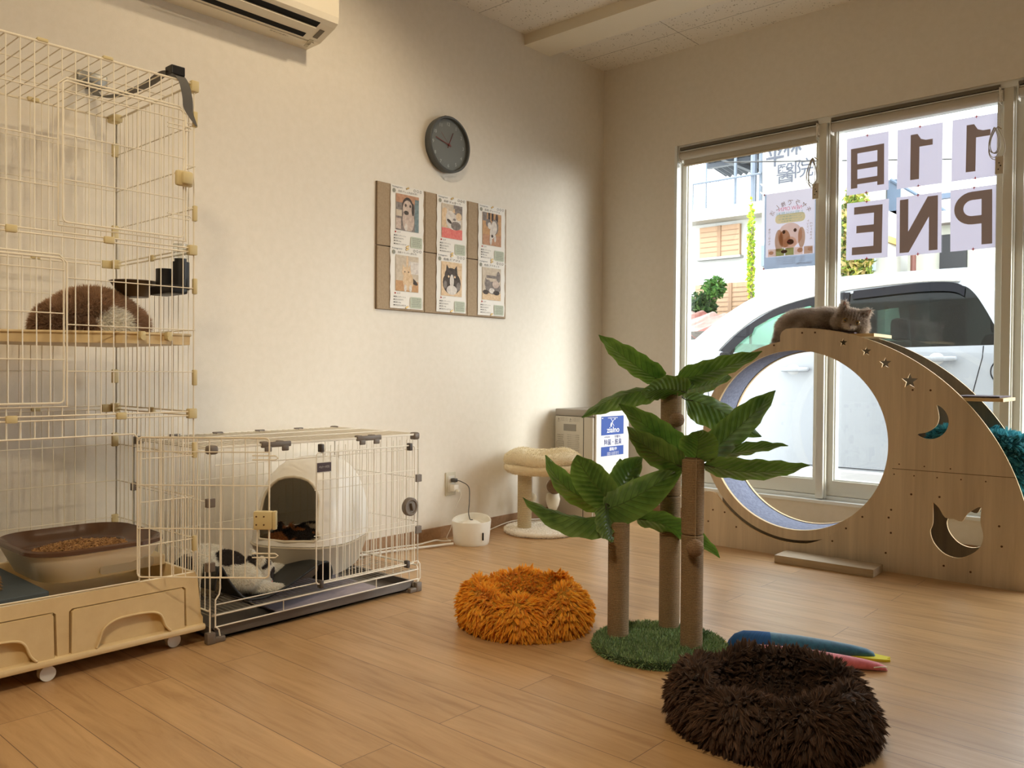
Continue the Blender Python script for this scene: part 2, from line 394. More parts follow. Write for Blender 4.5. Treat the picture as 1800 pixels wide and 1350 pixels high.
def fur(mb, V, F, n, length, width, colf, m=0, lean=(0,0,-.5), wild=.35, curl=.3, seg=3, mask=None, jit=.12, lenf=None, clump=0, camt=.65):
    """n tapered tufts rooted on a surface; colf(P)->rgb array"""
    V = np.asarray(V, dtype=np.float64); T = tri_of(V, F)
    a, b, c = V[T[:,0]], V[T[:,1]], V[T[:,2]]; cr = np.cross(b-a, c-a); ar = np.linalg.norm(cr, axis=1); ok = ar > 1e-12
    T, a, b, c, cr, ar = T[ok], a[ok], b[ok], c[ok], cr[ok], ar[ok]
    if np.einsum('ij,ij->i', a-V.mean(0), cr).sum() < 0: cr = -cr   # make the normals point outwards
    vn = np.zeros_like(V)
    for k in range(3): np.add.at(vn, T[:,k], cr)
    vn /= np.maximum(np.linalg.norm(vn, axis=1, keepdims=True), 1e-12)
    idx = RNG.choice(len(T), n, p=ar/ar.sum()); u = RNG.random(n); v = RNG.random(n); fl = u+v > 1; u[fl] = 1-u[fl]; v[fl] = 1-v[fl]
    P = a[idx]+u[:,None]*(b-a)[idx]+v[:,None]*(c-a)[idx]
    nr = vn[T[idx,0]]*(1-u-v)[:,None]+vn[T[idx,1]]*u[:,None]+vn[T[idx,2]]*v[:,None]; nr /= np.maximum(np.linalg.norm(nr, axis=1, keepdims=True), 1e-9)
    if mask is not None:
        k = mask(P, nr); P, nr = P[k], nr[k]; n = len(P)
    ln = lean(P, nr) if callable(lean) else np.tile(np.array(lean, float), (n, 1))
    cj = 1; nz = RNG.normal(0, wild, (n, 3))
    if clump:
        si = RNG.choice(n, clump, replace=False); S = P[si].astype(np.float32); near = np.zeros(n, int); P32 = P.astype(np.float32); s2 = (S*S).sum(1)
        for q in range(0, n, 4000): near[q:q+4000] = np.argmin(s2[None]-2*P32[q:q+4000] @ S.T, axis=1)
        nz = nz*.22+RNG.normal(0, wild, (clump, 3))[near]; cj = (1+RNG.uniform(-.16, .14, clump))[near][:,None]
    d = nr+ln+nz; d /= np.linalg.norm(d, axis=1, keepdims=True)
    L = length*(0.65+.6*RNG.random(n))
    if lenf is not None: L = L*lenf(P)
    side = np.cross(d, RNG.normal(0, 1, (n, 3))); side /= np.maximum(np.linalg.norm(side, axis=1, keepdims=True), 1e-9)
    bend = ln*curl+RNG.normal(0, .15, (n, 3))
    K = seg; verts = np.zeros((n, 2*K+1, 3)); pull = 0
    if clump:
        tipc = (P+(d+bend*.6)*L[:,None])[si][near]; tip = P+(d+bend*.6)*L[:,None]; pull = (tipc-tip)*camt
    for k in range(K+1):
        t = k/K; c0 = P-nr*.002+d*(L*t)[:,None]+bend*(L*t*t)[:,None]*.6+(pull*t**1.4)
        wd = width*(1-t)**.7*(.8+.4*math.sin(3*t))
        if k < K: verts[:,2*k] = c0-side*wd; verts[:,2*k+1] = c0+side*wd
        else: verts[:,2*K] = c0
    nv = 2*K+1; base = (np.arange(n)*nv)[:,None]
    q = [base+np.array([[2*k, 2*k+1, 2*k+3, 2*k+2]]) for k in range(K-1)]
    Q = np.concatenate(q); Tt = base+np.array([[2*K-2, 2*K-1, 2*K]])
    col = np.clip(colf(P)*cj*(1+RNG.normal(0, jit, (n, 1))), 0.003, 1); Cv = np.repeat(col, nv, axis=0).astype(np.float32)
    vv = verts.reshape(-1, 3).astype(np.float32)
    mb.big.append((vv, Q, m, Cv)); mb.big.append((np.zeros((0, 3), np.float32), Tt-len(vv), m, np.zeros((0, 3), np.float32)))
    return mb
def flatcol(rgb): 
    c = np.array(lin(rgb)); return lambda P: np.tile(c, (len(P), 1))
FUR = attrmat('fur', .85, sheen=.25, trans=.35)
# ================================================================ the room shell
W0 = 4.331; HC = 2.76; X1 = 6.2; Y0 = -2.6; WX0, WX1, WZ0, WZ1 = .519, 4.75, .195, 2.198
def sbox(name, a, b, m, **k): return struct(MB().box(a, b).build(name, m, **k))
sbox('floor', (-.15, Y0-.15, -.12), (X1+.15, W0+.13, 0), FLOOR)
sbox('ceiling', (-.15, Y0-.15, HC), (X1+.15, W0+.13, HC+.12), CEIL)
sbox('wall_left', (-.15, Y0-.15, 0), (0, W0+.13, HC), WALL)
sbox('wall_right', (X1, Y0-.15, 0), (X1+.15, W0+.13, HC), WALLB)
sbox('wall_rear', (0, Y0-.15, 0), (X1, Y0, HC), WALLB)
mb = MB(); T = .13
mb.box((0, W0, 0), (X1, W0+T, WZ0)).box((0, W0, WZ1), (X1, W0+T, HC)).box((0, W0, WZ0), (WX0, W0+T, WZ1)).box((WX1, W0, WZ0), (X1, W0+T, WZ1))
struct(mb.build('wall_back', WALL))
BEAM = mat('beam_paint', (236,228,208), .8)
sbox('trim_1', (.0, 3.56, 2.70), (X1, 3.78, HC), BEAM)
tag(bpy.data.objects['trim_1'], None, None)
sbox('baseboard_left', (0, Y0, 0), (.009, W0, .06), BASE)
sbox('baseboard_back', (0.009, W0-.009, 0), (X1, W0, .06), BASE)
sbox('trim_2', (WX0-.012, W0-.022, WZ0-.016), (WX1+.01, W0+.045, WZ0), ALUW)
# window frames, sashes and panes, bay by bay
MULL = [(1.377, 1.417), (2.228, 2.268), (3.08, 3.12), (3.93, 3.97)]
edges = [WX0]+[x for m_ in MULL for x in m_]+[WX1]
mb = MB(); mb.box((WX0, W0-.004, WZ0), (WX0+.018, W0+.13, WZ1)); mb.box((WX1-.03, W0, WZ0), (WX1, W0+.13, WZ1))
mb.box((WX0+.018, W0+.01, WZ1-.03), (WX1-.03, W0+.13, WZ1)); mb.box((WX0+.018, W0+.045, WZ0), (WX1-.03, W0+.13, WZ0+.018))
struct(mb.build('trim_3', ALUW))
for i, (a, b) in enumerate(MULL):
    mb = MB(); mb.box((a, W0+.012, WZ0+.004), (b, W0+.125, WZ1-.02), bev=.002); mb.box((b, W0+.03, WZ0+.004), (b+.006, W0+.12, WZ1-.03))
    struct(mb.build('trim_%d' % (4+i), [ALU]))
for i in range(5):
    a = edges[2*i]+(.018 if i == 0 else .006); b = edges[2*i+1]
    wnd = thing('window_%d' % (i+1), None, None, ((a+b)/2, W0+.1, WZ0), kind='structure')
    f = MB(); y0, y1 = W0+.055, W0+.118; zb = WZ0+.02; zt = WZ1-.03; sw = .030; rb = .078
    f.box((a, y0, zb), (b, y1, zb+rb)); f.box((a, y0, zt-.035), (b, y1, zt))
    f.box((a, y0, zb+rb), (a+sw, y1, zt-.035)); f.box((b-sw, y0, zb+rb), (b, y1, zt-.035))
    f.build('sash_frame', ALU, wnd)
    g = MB(); gb = .007
    for (p, q) in (((a+sw, zb+rb), (a+sw+gb, zt-.035)), ((b-sw-gb, zb+rb), (b-sw, zt-.035)), ((a+sw+gb, zb+rb), (b-sw-gb, zb+rb+gb)), ((a+sw+gb, zt-.035-gb), (b-sw-gb, zt-.035))):
        g.box((p[0], W0+.07, p[1]), (q[0], W0+.112, q[1]))
    g.build('glazing_bead', ALUW, wnd)
    MB().box((a+sw+gb, W0+.108, zb+rb+gb), (b-sw-gb, W0+.111, zt-.035-gb)).build('glass_pane', GLASS, wnd)
# ================================================================ roller blinds
BLF = mix_translucent(mat('blind_fabric', (206,198,182), .8), .18, (206,198,182))
def coil(mb, c, m=0, n=4, R=.11, w=.035, seed=1):
    rnd = random.Random(seed)
    for k in range(n):
        ww = w*(.5+.5*rnd.random()); hh = R*(.75+.3*rnd.random()); off = rnd.uniform(-.01, .01)
        P = [Vector((c[0]+off+ww*math.sin(t)*math.sin(t/2), c[1]-.004*k, c[2]-hh*(1-math.cos(t))/2)) for t in np.linspace(0, 2*PI, 26)]
        mb.tube(P, .0017, 5, m)
def bead_chain(mb, pts, m=0, step=.0075, r=.0021):
    pts = [Vector(p) for p in pts]
    for a, b in zip(pts[:-1], pts[1:]):
        n = max(1, int((b-a).length/step))
        for k in range(n): mb.lathe([(.0004,-r),(r*.8,-r*.5),(r,0),(r*.8,r*.5),(.0004,r)], a.lerp(b, k/n), 6, m, cap=False)
blinds = [(.556, 1.368, True, 'white roller blind with a strip of fabric let down, over the leftmost window pane'),
          (1.447, 2.212, False, 'fully rolled up roller blind over the window pane with the lettered sheets'),
          (2.292, 3.06, False, 'rolled up roller blind cut off at the right edge of the picture')]
for i, (a, b, down, lab) in enumerate(blinds):
    t = thing('roller_blind', lab, 'blind', ((a+b)/2, W0-.0, 2.0), group='roller blinds at the top of the windows')
    yb = W0+.012; zc = 2.136
    MB().box((a-.004, yb-.012, 2.168), (b+.004, yb+.028, 2.185)).build('head_rail', mat('blind_rail', (110,102,88), .4), t)
    MB().box((a, yb-.02, 2.156), (b, yb-.012, 2.160)).build('rail_lip', ALUW, t)
    MB().lathe([(.0235, a), (.0235, b)], (0, yb, zc), 28, 0, rot=Matrix(((0,0,1),(0,1,0),(-1,0,0)))).build('fabric_roll', BLF, t, smooth='auto')
    for x in (a-.006, b+.001):
        MB().box((x, yb-.025, zc-.036), (x+.005, yb+.028, 2.17), bev=.002).build('bracket', WHITE, t)
    MB().cyl((b+.002, yb, zc), (b+.014, yb, zc), .026, 24).build('chain_wheel', WHITE, t, smooth='auto')
    if down:
        MB().box((a+.012, yb+.018, 2.086), (b-.012, yb+.0195, zc)).build('fabric', BLF, t)
        MB().cyl((a+.006, yb+.019, 2.083), (b-.006, yb+.019, 2.083), .007, 12).build('bottom_bar', mat('blind_bar', (196,184,160), .5), t, smooth='auto')
    cx = b+.006; mbc = MB(); zk = 1.985
    bead_chain(mbc, [(cx-.006, yb-.027, zc), (cx-.007, yb-.029, zk)]); bead_chain(mbc, [(cx+.008, yb-.027, zc), (cx+.002, yb-.029, zk)])
    coil(mbc, (cx-.012, yb-.034, zk), 0, 5, .15, .045, seed=i+3)
    mbc.build('bead_chain', mat('bead_chain_plastic', (176,166,146), .4), t)
    tg = MB().box((cx-.012, yb-.045, zk-.215), (cx+.022, yb-.041, zk-.135), 0, bev=.001)
    tg.sphere((cx+.004, yb-.046, zk-.165), .003, 8, 1, sy=.3); tg.sphere((cx+.010, yb-.046, zk-.178), .0035, 8, 1, sy=.3); tg.sphere((cx+.001, yb-.046, zk-.193), .003, 8, 1, sy=.3)
    tg.build('warning_tag', [mat('tag_paper', (206,196,176), .7), INK], t)
    MB().tube([(cx-.006, yb-.036, zk+.004), (cx+.012, yb-.037, zk-.012)], .003, 6).build('clothes_peg', mat('peg', (186,166,130), .6), t)
# ================================================================ lettered sheets on the glass
SHEET = mix_translucent(mat('sheet_paper', (214,210,228), .8), .24, (214,210,232))
LET = mix_translucent(mat('sheet_letter', (150,130,112), .8), .34, (170,146,124))
def star4(mb, c, r, m=0, y=-.0012):
    P = [];
    for k in range(8):
        q = r if k % 2 == 0 else r*.28; P.append((q*math.sin(k*PI/4), q*math.cos(k*PI/4)))
    mb.prism(P, [], c, (1,0,0), (0,0,1), .0006, m)
YS = W0+.100
# letters as outlines read from outside (u runs towards -x)
def L_E(): return [(-.5,-.62),(.5,-.62),(.5,-.42),(-.22,-.42),(-.22,-.06),(.36,-.06),(.36,.13),(-.22,.13),(-.22,.43),(.45,.43),(.45,.62),(-.5,.62)]
def L_N(): return [(-.55,-.62),(-.3,-.62),(-.3,.16),(.28,-.62),(.55,-.62),(.55,.62),(.3,.62),(.3,-.14),(-.26,.62),(-.55,.62)]
def L_1(): return [(-.06,-.66),(.20,-.66),(.20,.66),(.0,.66),(-.10,.50),(-.24,.45),(-.44,.45),(-.44,.28),(-.06,.28)]
sheets = [(1.490, 1.942, 1, '日', 'sheet with the mirrored day character, leftmost sheet of the top row'),
          (1.741, 1.939, 1, '1', 'sheet with a mirrored 1, middle of the top row, left of the other 1'),
          (1.992, 1.939, 1, '1', 'sheet with a mirrored 1 beside the right bead chain, top row'),
          (1.493, 1.601, 0, 'E', 'sheet with a mirrored letter E below the day character sheet'),
          (1.741, 1.601, 0, 'N', 'sheet with a mirrored letter N, middle of the lower row'),
          (1.990, 1.603, 0, 'P', 'sheet with a mirrored letter P next to the right mullion'),
          (2.290, 1.600, 0, 'O', 'sheet with a mirrored letter O cut off by the right edge, lower one'),
          (2.290, 1.937, 1, '', 'blank looking sheet cut off by the right edge, upper one')]
tilt = [.010, 0, -.006, -.006, .006, .012, 0, .005]
for i, (x, zc, row, ch, lab) in enumerate(sheets):
    t = thing('lettered_sheet', lab, 'paper sheet', (x+.105, YS, zc-.149), group='lettered paper sheets taped to the window')
    a = tilt[i]; cx, cz = x+.105, zc; ux = Vector((-math.cos(a), 0, -math.sin(a))); uz = Vector((-math.sin(a), 0, math.cos(a)))
    P = [Vector((cx, YS, cz))+ux*sx*.105+uz*sz*.1485 for sx, sz in ((-1,-1),(1,-1),(1,1),(-1,1))]
    MB().prism([(-.105,-.1485),(.105,-.1485),(.105,.1485),(-.105,.1485)], [], (cx, YS, cz), ux, uz, 0).build('paper', SHEET, t)
    mb = MB(); o = Vector((cx, YS-.0008, cz)); s = .185/1.24
    if ch == 'E': mb.prism([(p[0]*.15, p[1]*.2) for p in L_E()], [], o, ux, uz, 0)
    elif ch == 'N': mb.prism([(p[0]*.16, p[1]*.215) for p in L_N()], [], o, ux, uz, 0)
    elif ch == '1': mb.prism([(p[0]*.16+.01, p[1]*.17) for p in L_1()], [], o, ux, uz, 0)
    elif ch == 'P':
        bo = [(-.075, .128)]+[(p[0], p[1]) for p in [(.0, .128)]+arc(.01, .050, .078, 90, -90, 14)+[(-.03, -.028), (-.03, -.128), (-.075, -.128)]]
        ho = [(-.03, -.0+.012)]+arc(.01, .050, .038, -90, 90, 12)+[(-.03, .088)]
        mb.prism(bo[::-1], [ho], o, ux, uz, 0)
    elif ch == 'O': mb.prism([(p[0]*.8, p[1]*1.25) for p in arc(0, 0, .1, 0, 352, 40)], [[(p[0]*.7, p[1]*1.3) for p in arc(0, 0, .066, 0, 352, 40)]], o, ux, uz, 0)
    elif ch == '日':
        def R_(x0, z0, x1, z1): return [(x0,z0),(x1,z0),(x1,z1),(x0,z1)]
        # read from outside: stroke box with mid bar and feet
        for (x0, z0, x1, z1) in ((-.083,-.117,-.05,.090),(.05,-.117,.083,.090),(-.05,.062,.05,.090),(-.05,-.022,.05,.006),(-.05,-.098,.05,-.070)):
            mb.prism(R_(x0,z0,x1,z1), [], o, ux, uz, 0)
    if mb.v: mb.build('letter', LET, t)
    for sz in (1, -1):
        k = MB(); star4(k, (cx+random.uniform(-.004, .004), YS-.0014, cz+sz*.147), .011); k.build('tape_mark', RED, t)
# ---- dog poster (A3) on the left pane
pt = thing('dog_poster', 'mirrored pastel poster of a pale dog face taped to the left window pane', 'poster', (1.187, YS, 1.44))
cx, cz = 1.186, 1.650; ux = Vector((-1, 0, 0)); uz = Vector((0, 0, 1)); PP = lambda rgb, tr=.6: mix_translucent(mat('poster_ink', rgb, .8), tr, rgb)
P_L = PP((214,210,226), .26); P_B = PP((206,226,238), .8); P_Y = PP((240,230,180), .8); P_T = PP((160,204,200), .8); P_BR = PP((150,110,84), .3); P_RD = PP((236,130,150), .8); P_DG = PP((244,220,200), .85); P_DK = PP((110,84,70), .3); P_DG2 = PP((214,182,150), .85); P_GR = PP((182,186,120)); P_PK = PP((222,170,192))
MB().prism([(-.1485,-.21),(.1485,-.21),(.1485,.21),(-.1485,.21)], [], (cx, YS, cz), ux, uz, 0).build('paper', P_L, pt)
mb = MB(); o = lambda u, v, d=0: Vector((cx, YS-.0003-d, cz))+ux*u+uz*v
def prc(u0, v0, u1, v1, m, d=0): mb.prism([(u0,v0),(u1,v0),(u1,v1),(u0,v1)], [], (cx, YS-.0003-d, cz), ux, uz, 0, m)
prc(-.1485,-.21,.1485,-.145,0); prc(-.1485,-.145,-.138,.21,0); prc(.138,-.145,.1485,.21,0)
mb.prism(rrect(.17, .05, .022, 5, 0, .062), [], (cx, YS-.0004, cz), ux, uz, 0, 1)
title = 'インスタグラムで推し活'
for k, chh in enumerate('キャラで推し活'):
    t_ = -62+k*20.5; r_ = .118
    u = r_*math.sin(math.radians(t_)); v = .055+r_*.78*math.cos(math.radians(t_)); aa = math.radians(-t_)
    mb.text(chh, o(u, v, .0002), ux*math.cos(aa)+uz*math.sin(aa), uz*math.cos(aa)-ux*math.sin(aa), None, .026, 2)
mb.text('NEW OPEN', o(0, .115, .0002), ux, uz, .13, .02, 3); mb.text('上期30分無料', o(0, .090, .0002), ux, uz, .16, .02, 4)
for v, w_ in ((.073, .12), (.060, .13), (.047, .1)): mb.text('しつけ教室あり', o(0, v, .0006), ux, uz, w_, .007, 4)
for u, st, v0 in ((-.118, 'ペットホテル', .02), (-.10, 'トリミング', .035), (.118, '毎日ごはんも', .01)):
    for k, chh in enumerate(st): mb.text(chh, o(u, v0-k*.016, .0002), ux, uz, None, .012, 2)
# dog face: ears, head, muzzle, eyes, nose
def ell(u, v, a, b, m, d=.0002): mb.prism([(u+a*math.cos(k*PI/14), v+b*math.sin(k*PI/14)) for k in range(28)], [], (cx, YS-.0003-d, cz), ux, uz, 0, m)
ell(.062,-.058,.024,.062,7,.0002); ell(-.066,-.05,.02,.056,7,.0002); ell(0,-.032,.070,.068,5,.0006); ell(.03,-.05,.032,.05,7,.0007); ell(0,-.075,.040,.034,5,.001)
ell(.034,-.012,.009,.010,6,.0014); ell(-.03,-.008,.009,.010,6,.0014); ell(-.004,-.070,.019,.015,6,.0016); ell(.004,-.066,.008,.004,3,.002)
for k, (u, m_) in enumerate(((-.105, 7), (-.05, 5), (.0, 8), (.055, 8), (.10, 5))): prc(u-.024, -.142, u+.024, -.102, m_, .0020+.0003*k)
ell(.03,-.12,.018,.01,6,.004); ell(-.06,-.12,.016,.013,7,.004); ell(.105,-.122,.014,.01,7,.004); ell(-.115,-.118,.012,.012,5,.0042)
for v in (-.156,-.166,-.176,-.187): mb.text('保護犬・保護猫の譲渡と預かり', o(.0, v, .0003), ux, uz, .17, .005, 2)
mb.text('TERRA&LUNA', o(-.082, -.192, .0003), ux, uz, .085, .010, 2)
mb.build('artwork', [P_B, P_Y, P_BR, P_RD, P_T, P_DG, P_DK, P_DG2, P_GR, P_PK], pt)
for sx in (-1, 1):
    for sz in (-1, 1): k = MB(); star4(k, (cx+sx*.15, YS-.0014, cz+sz*.207), .010); k.build('tape_mark', RED, pt)

# ================================================================ outside
ASPH = mat('asphalt', (110,108,106), .95, c2=(124,122,120), sc=30)
struct(MB().box((-30, W0+T, -.35), (30, 40, -.17)).build('floor_outside', ASPH)); bpy.data.objects['floor_outside'].name = 'ground'
PWH = mat('render_white', (196,196,192), .9, c2=(188,188,184), sc=1.2)
PWH2 = mat('render_cream', (190,188,178), .9)
SHUT = mat('shutter_beige', (168,136,106), .6); SLIN = mat('shutter_line', (146,116,90), .7)
RAILM = mat('rail_blue_grey', (104,114,128), .5); CORR = mat('corrugated_grey', (66,72,82), .6)
def shutter(par, x0, z0, x1, z1, y, seg=2):
    MB().box((x0, y-.06, z0), (x1, y+.02, z1)).build('shutter', SHUT, par)
    mb = MB(); n = int((z1-z0)/.07)
    for k in range(1, n): mb.box((x0+.02, y-.068, z0+k*(z1-z0)/n-.006), (x1-.02, y-.06, z0+k*(z1-z0)/n+.006))
    for k in range(1, seg): mb.box((x0+(x1-x0)*k/seg-.03, y-.075, z0), (x0+(x1-x0)*k/seg+.03, y-.06, z1))
    mb.build('shutter_slats', SLIN, par)
YB = 12.0
bA = thing('apartment_building', 'white building with beige shutters and a roof terrace seen through the left pane', 'building', (-5, YB, -.17))
MB().box((-9, YB, -.17), (-2.37, YB+5, 3.40)).build('wall', PWH, bA)
mb = MB().box((-9, YB-.35, 3.24), (-2.37, YB+.1, 3.42)); mb.box((-9, YB-.05, 1.2), (-2.37, YB, 1.26)); mb.build('cornice', PWH2, bA)
shutter(bA, -3.55, 2.70, -2.86, 3.18, YB, 2); shutter(bA, -3.62, 1.55, -2.70, 2.27, YB, 3)
mb = MB().box((-3.6, YB-.12, 2.655), (-2.82, YB, 2.69)); mb.build('window_ledge', METALG, bA)
mb = MB()
for k in range(40): mb.cyl((-8.4+k*.15, YB-.2, 3.42), (-8.4+k*.15, YB-.2, 3.85), .006, 5)
mb.tube([(-8.6, YB-.2, 3.86), (-2.45, YB-.2, 3.86)], .018, 6); mb.tube([(-3.62, YB-.2, 3.86), (-3.62, YB-.2, 3.42)], .03, 6)
mb.build('terrace_rail', RAILM, bA)
mb = MB()
for x, r_ in ((-3.42, .02), (-2.92, .035), (-2.62, .07), (-2.50, .05)): mb.cyl((x, YB-.1, 3.42), (x, YB-.1, 4.5), r_*.7, 8)
mb.build('canopy_post', RAILM, bA)
mb = MB(); rows = []
for i in range(2):
    rows.append([Vector((-3.75+k*.02, YB-.15+i*1.35, 4.42-i*.17+.022*math.sin(k*PI/2.5))) for k in range(68)])
mb.grid(rows); mb.box((-3.2, YB-.1, 4.20), (-3.12, YB+1.1, 4.27)); mb.box((-3.7, YB+.4, 4.24), (-2.4, YB+.5, 4.31)); mb.build('terrace_canopy', CORR, bA)
bB = thing('clinic_building', 'tall white building with dark sign characters right of the roof terrace', 'building', (-1.6, YB-.6, -.17))
MB().box((-2.29, YB-.5, -.17), (-.82, YB+4, 5.6)).build('wall', PWH, bB)
SGN = mat('sign_character', (58,62,74), .6)
for chh, x, z, h_ in (('平', -2.09, 3.98, .26), ('林', -1.83, 4.10, .27), ('醫', -1.93, 3.72, .26), ('院', -1.66, 3.76, .25)):
    MB().text(chh, (x, YB-.53, z), (1,0,0), (0,0,1), .27, h_+.02, 0, .0, bold=(.006 if chh in '醫院' else .02)).prism([(-.001,-.001),(.001,-.001),(.001,.001)], [], (x, YB-.53, z), (1,0,0), (0,0,1), .001).build('sign_character', SGN, bB)
MB().tube([(-2.3, YB-.54, 3.62), (-1.5, YB-.54, 2.95)], .012, 5).tube([(-2.3, YB-.54, 3.5), (-1.5, YB-.54, 2.83)], .012, 5).build('wall_cable', METALG, bB)
MB().box((-2.27, YB-.56, 2.42), (-2.20, YB-.5, 2.72)).box((-2.18, YB-.56, 2.42), (-2.02, YB-.5, 2.72)).build('window', mat('far_window', (110,124,140), .3), bB)
def foliage(name, label, c, r, n, cols, size=.05, seed=0, cat='shrub', stem=True, sq=(1,1,1)):
    rg = np.random.default_rng(seed); t = thing(name, label, cat, (c[0], c[1], c[2]-r*sq[2]))
    mb = MB(); P = rg.normal(0, 1, (n, 3)); P /= np.linalg.norm(P, axis=1, keepdims=True); P *= (rg.random((n, 1))**.4)*r*np.array(sq)
    vs = np.zeros((n, 4, 3)); a = rg.normal(0, 1, (n, 3)); a /= np.linalg.norm(a, axis=1, keepdims=True); b = np.cross(a, rg.normal(0, 1, (n, 3))); b /= np.linalg.norm(b, axis=1, keepdims=True)
    s = size*(.6+.8*rg.random((n, 1))); Cc = np.array(c)
    vs[:,0] = Cc+P-a*s; vs[:,1] = Cc+P+b*s*.5; vs[:,2] = Cc+P+a*s; vs[:,3] = Cc+P-b*s*.5
    cl = np.array([lin(x) for x in cols])[rg.integers(0, len(cols), n)]
    mb.big.append((vs.reshape(-1, 3).astype(np.float32), np.arange(n*4).reshape(n, 4), 0, np.repeat(cl, 4, axis=0).astype(np.float32)))
    mb.build('leaves', LEAFC, t)
    if stem: MB().tube([(c[0], c[1], (c[2]-r*sq[2]) if cat != 'vine' else -.17), (c[0]+.02, c[1], c[2]+r*.5*sq[2])], .02, 6).build('stem', mat('bark', (110,96,80), .9), t)
    return t
LEAFC = attrmat('leaf_tint', .7, sheen=0, trans=.4)
foliage('shrub', 'round green shrub growing over the rusty roof, in front of the lower shutter', (-3.05, YB-.9, 1.84), .24, 700, [(50,80,40),(74,104,50),(38,62,34)], .045, 1)
foliage('shrub', 'drooping green branch hanging in front of the lower shutter', (-2.78, YB-1.0, 2.10), .18, 450, [(58,96,44),(84,124,56)], .045, 2, sq=(1,.8,.9))
foliage('shrub', 'pale green shrub at the far left of the rusty roof', (-3.46, YB-.9, 1.86), .17, 320, [(110,160,100),(140,180,120)], .045, 3)
t = foliage('climbing_vine', 'thin yellow green vine climbing the corner between the two white buildings', (-2.40, YB-.62, 2.55), .85, 620, [(168,190,60),(196,200,70),(130,170,60)], .034, 4, 'vine', sq=(.07,.05,1.05))
foliage('climbing_vine', 'broad green and yellow vine between the dark garage door and the cream house', (-.52, YB-1.75, 2.25), 1.05, 2600, [(120,140,60),(176,170,80),(204,180,120),(90,110,60)], .05, 5, 'vine', sq=(.22,.1,.95))
# rusty roof shed
sh = thing('rusty_roof_shed', 'low shed with a rusty corrugated roof behind the van bonnet', 'shed', (-3.4, 10.2, -.17))
rows = [[Vector((-4.4+k*.03, 9.6+i*1.3, 1.42+i*.34+.02*math.sin(k*PI/3)-max(0,(k*.03-1.5))*.16)) for k in range(86)] for i in range(2)]
MB().grid(rows).build('roof', mat('rusty_iron', (112,62,54), .8, c2=(160,144,136), sc=(5,1,1)), sh)
MB().box((-4.3, 9.8, -.17), (-1.9, 10.8, 1.25)).build('wall', mat('weathered_wall', (76,74,72), .9, c2=(130,124,116), sc=2.5), sh)
MB().box((-4.4, 9.62, 1.30), (-1.8, 9.72, 1.40)).build('eaves', mat('weathered_timber', (84,78,72), .9), sh)
# dark garage + houses to the right
bC = thing('garage_building', 'low house with a slate grey garage door behind the van roof', 'building', (-1.0, YB-1, -.17))
MB().box((-1.02, YB-1.2, -.17), (-.33, YB-.62, 2.9)).build('wall', PWH2, bC)
MB().box((-.98, YB-1.26, -.17), (-.42, YB-1.2, 2.02)).build('garage_door', mat('garage_slate', (52,58,68), .6, c2=(60,66,78), sc=3), bC)
MB().box((-1.06, YB-1.5, 2.50), (-.3, YB-.62, 2.58)).build('roof', mat('ochre_tile', (176,150,90), .8), bC)
MB().box((-.97, YB-1.24, 2.16), (-.72, YB-1.2, 2.44)).box((-.68, YB-1.24, 2.16), (-.45, YB-1.2, 2.44)).build('window', mat('pale_window', (170,190,200), .2), bC)
bD = thing('cream_house', 'pale house with a dark shutter behind the rear of the van roof', 'building', (1, YB-.5, -.17))
MB().box((-.28, YB-.5, -.17), (5, YB+4, 2.75)).build('wall', mat('cream_siding', (190,190,178), .9), bD)
MB().box((.12, YB-.58, 1.2), (.42, YB-.5, 2.62)).build('dark_shutter', mat('dark_wood', (40,40,42), .7), bD)
MB().cyl((-.14, YB-.75, -.17), (-.14, YB-.75, 2.62), .035, 8).build('drain_pipe', mat('brown_pipe', (112,70,60), .6), bD)
MB().cyl((.95, YB-.6, -.17), (.95, YB-.6, 2.9), .022, 8).build('drain_pipe', mat('grey_pipe', (170,160,156), .6), bD)
MB().box((-.29, YB-.7, 2.75), (5.1, YB+4, 2.9)).build('roof', mat('roof_slate', (170,160,156), .8), bD)
ft = thing('steel_frame', 'blue grey steel balcony frame seen between the upper lettered sheets', 'balcony frame', (-.5, YB+.5, 2.9))
mb = MB(); 
mb.box((-.80, YB+.3, 2.9), (-.62, YB+.4, 3.6)); mb.box((-.62, YB+.3, 3.25), (.05, YB+.4, 3.32)); mb.tube([(-.75, YB+.28, 3.6), (.05, YB+.28, 3.0)], .025, 6); mb.box((-.80, YB+.3, 3.1), (-.1, YB+.5, 3.16))
mb.build('beams', mat('steel_blue', (80,96,116), .5), ft)
wr = MB()
wr.tube([(-1.6, 9, 3.35), (1.0, 9.2, 3.0), (4, 9.4, 3.3)], .008, 5); wr.tube([(-1.2, 9, 3.9), (1.0, 9.2, 3.5), (4, 9.4, 4.6)], .008, 5)
tag(wr.build('overhead_cable', BLACK), 'thin overhead cables crossing the white sky outside', 'cable')

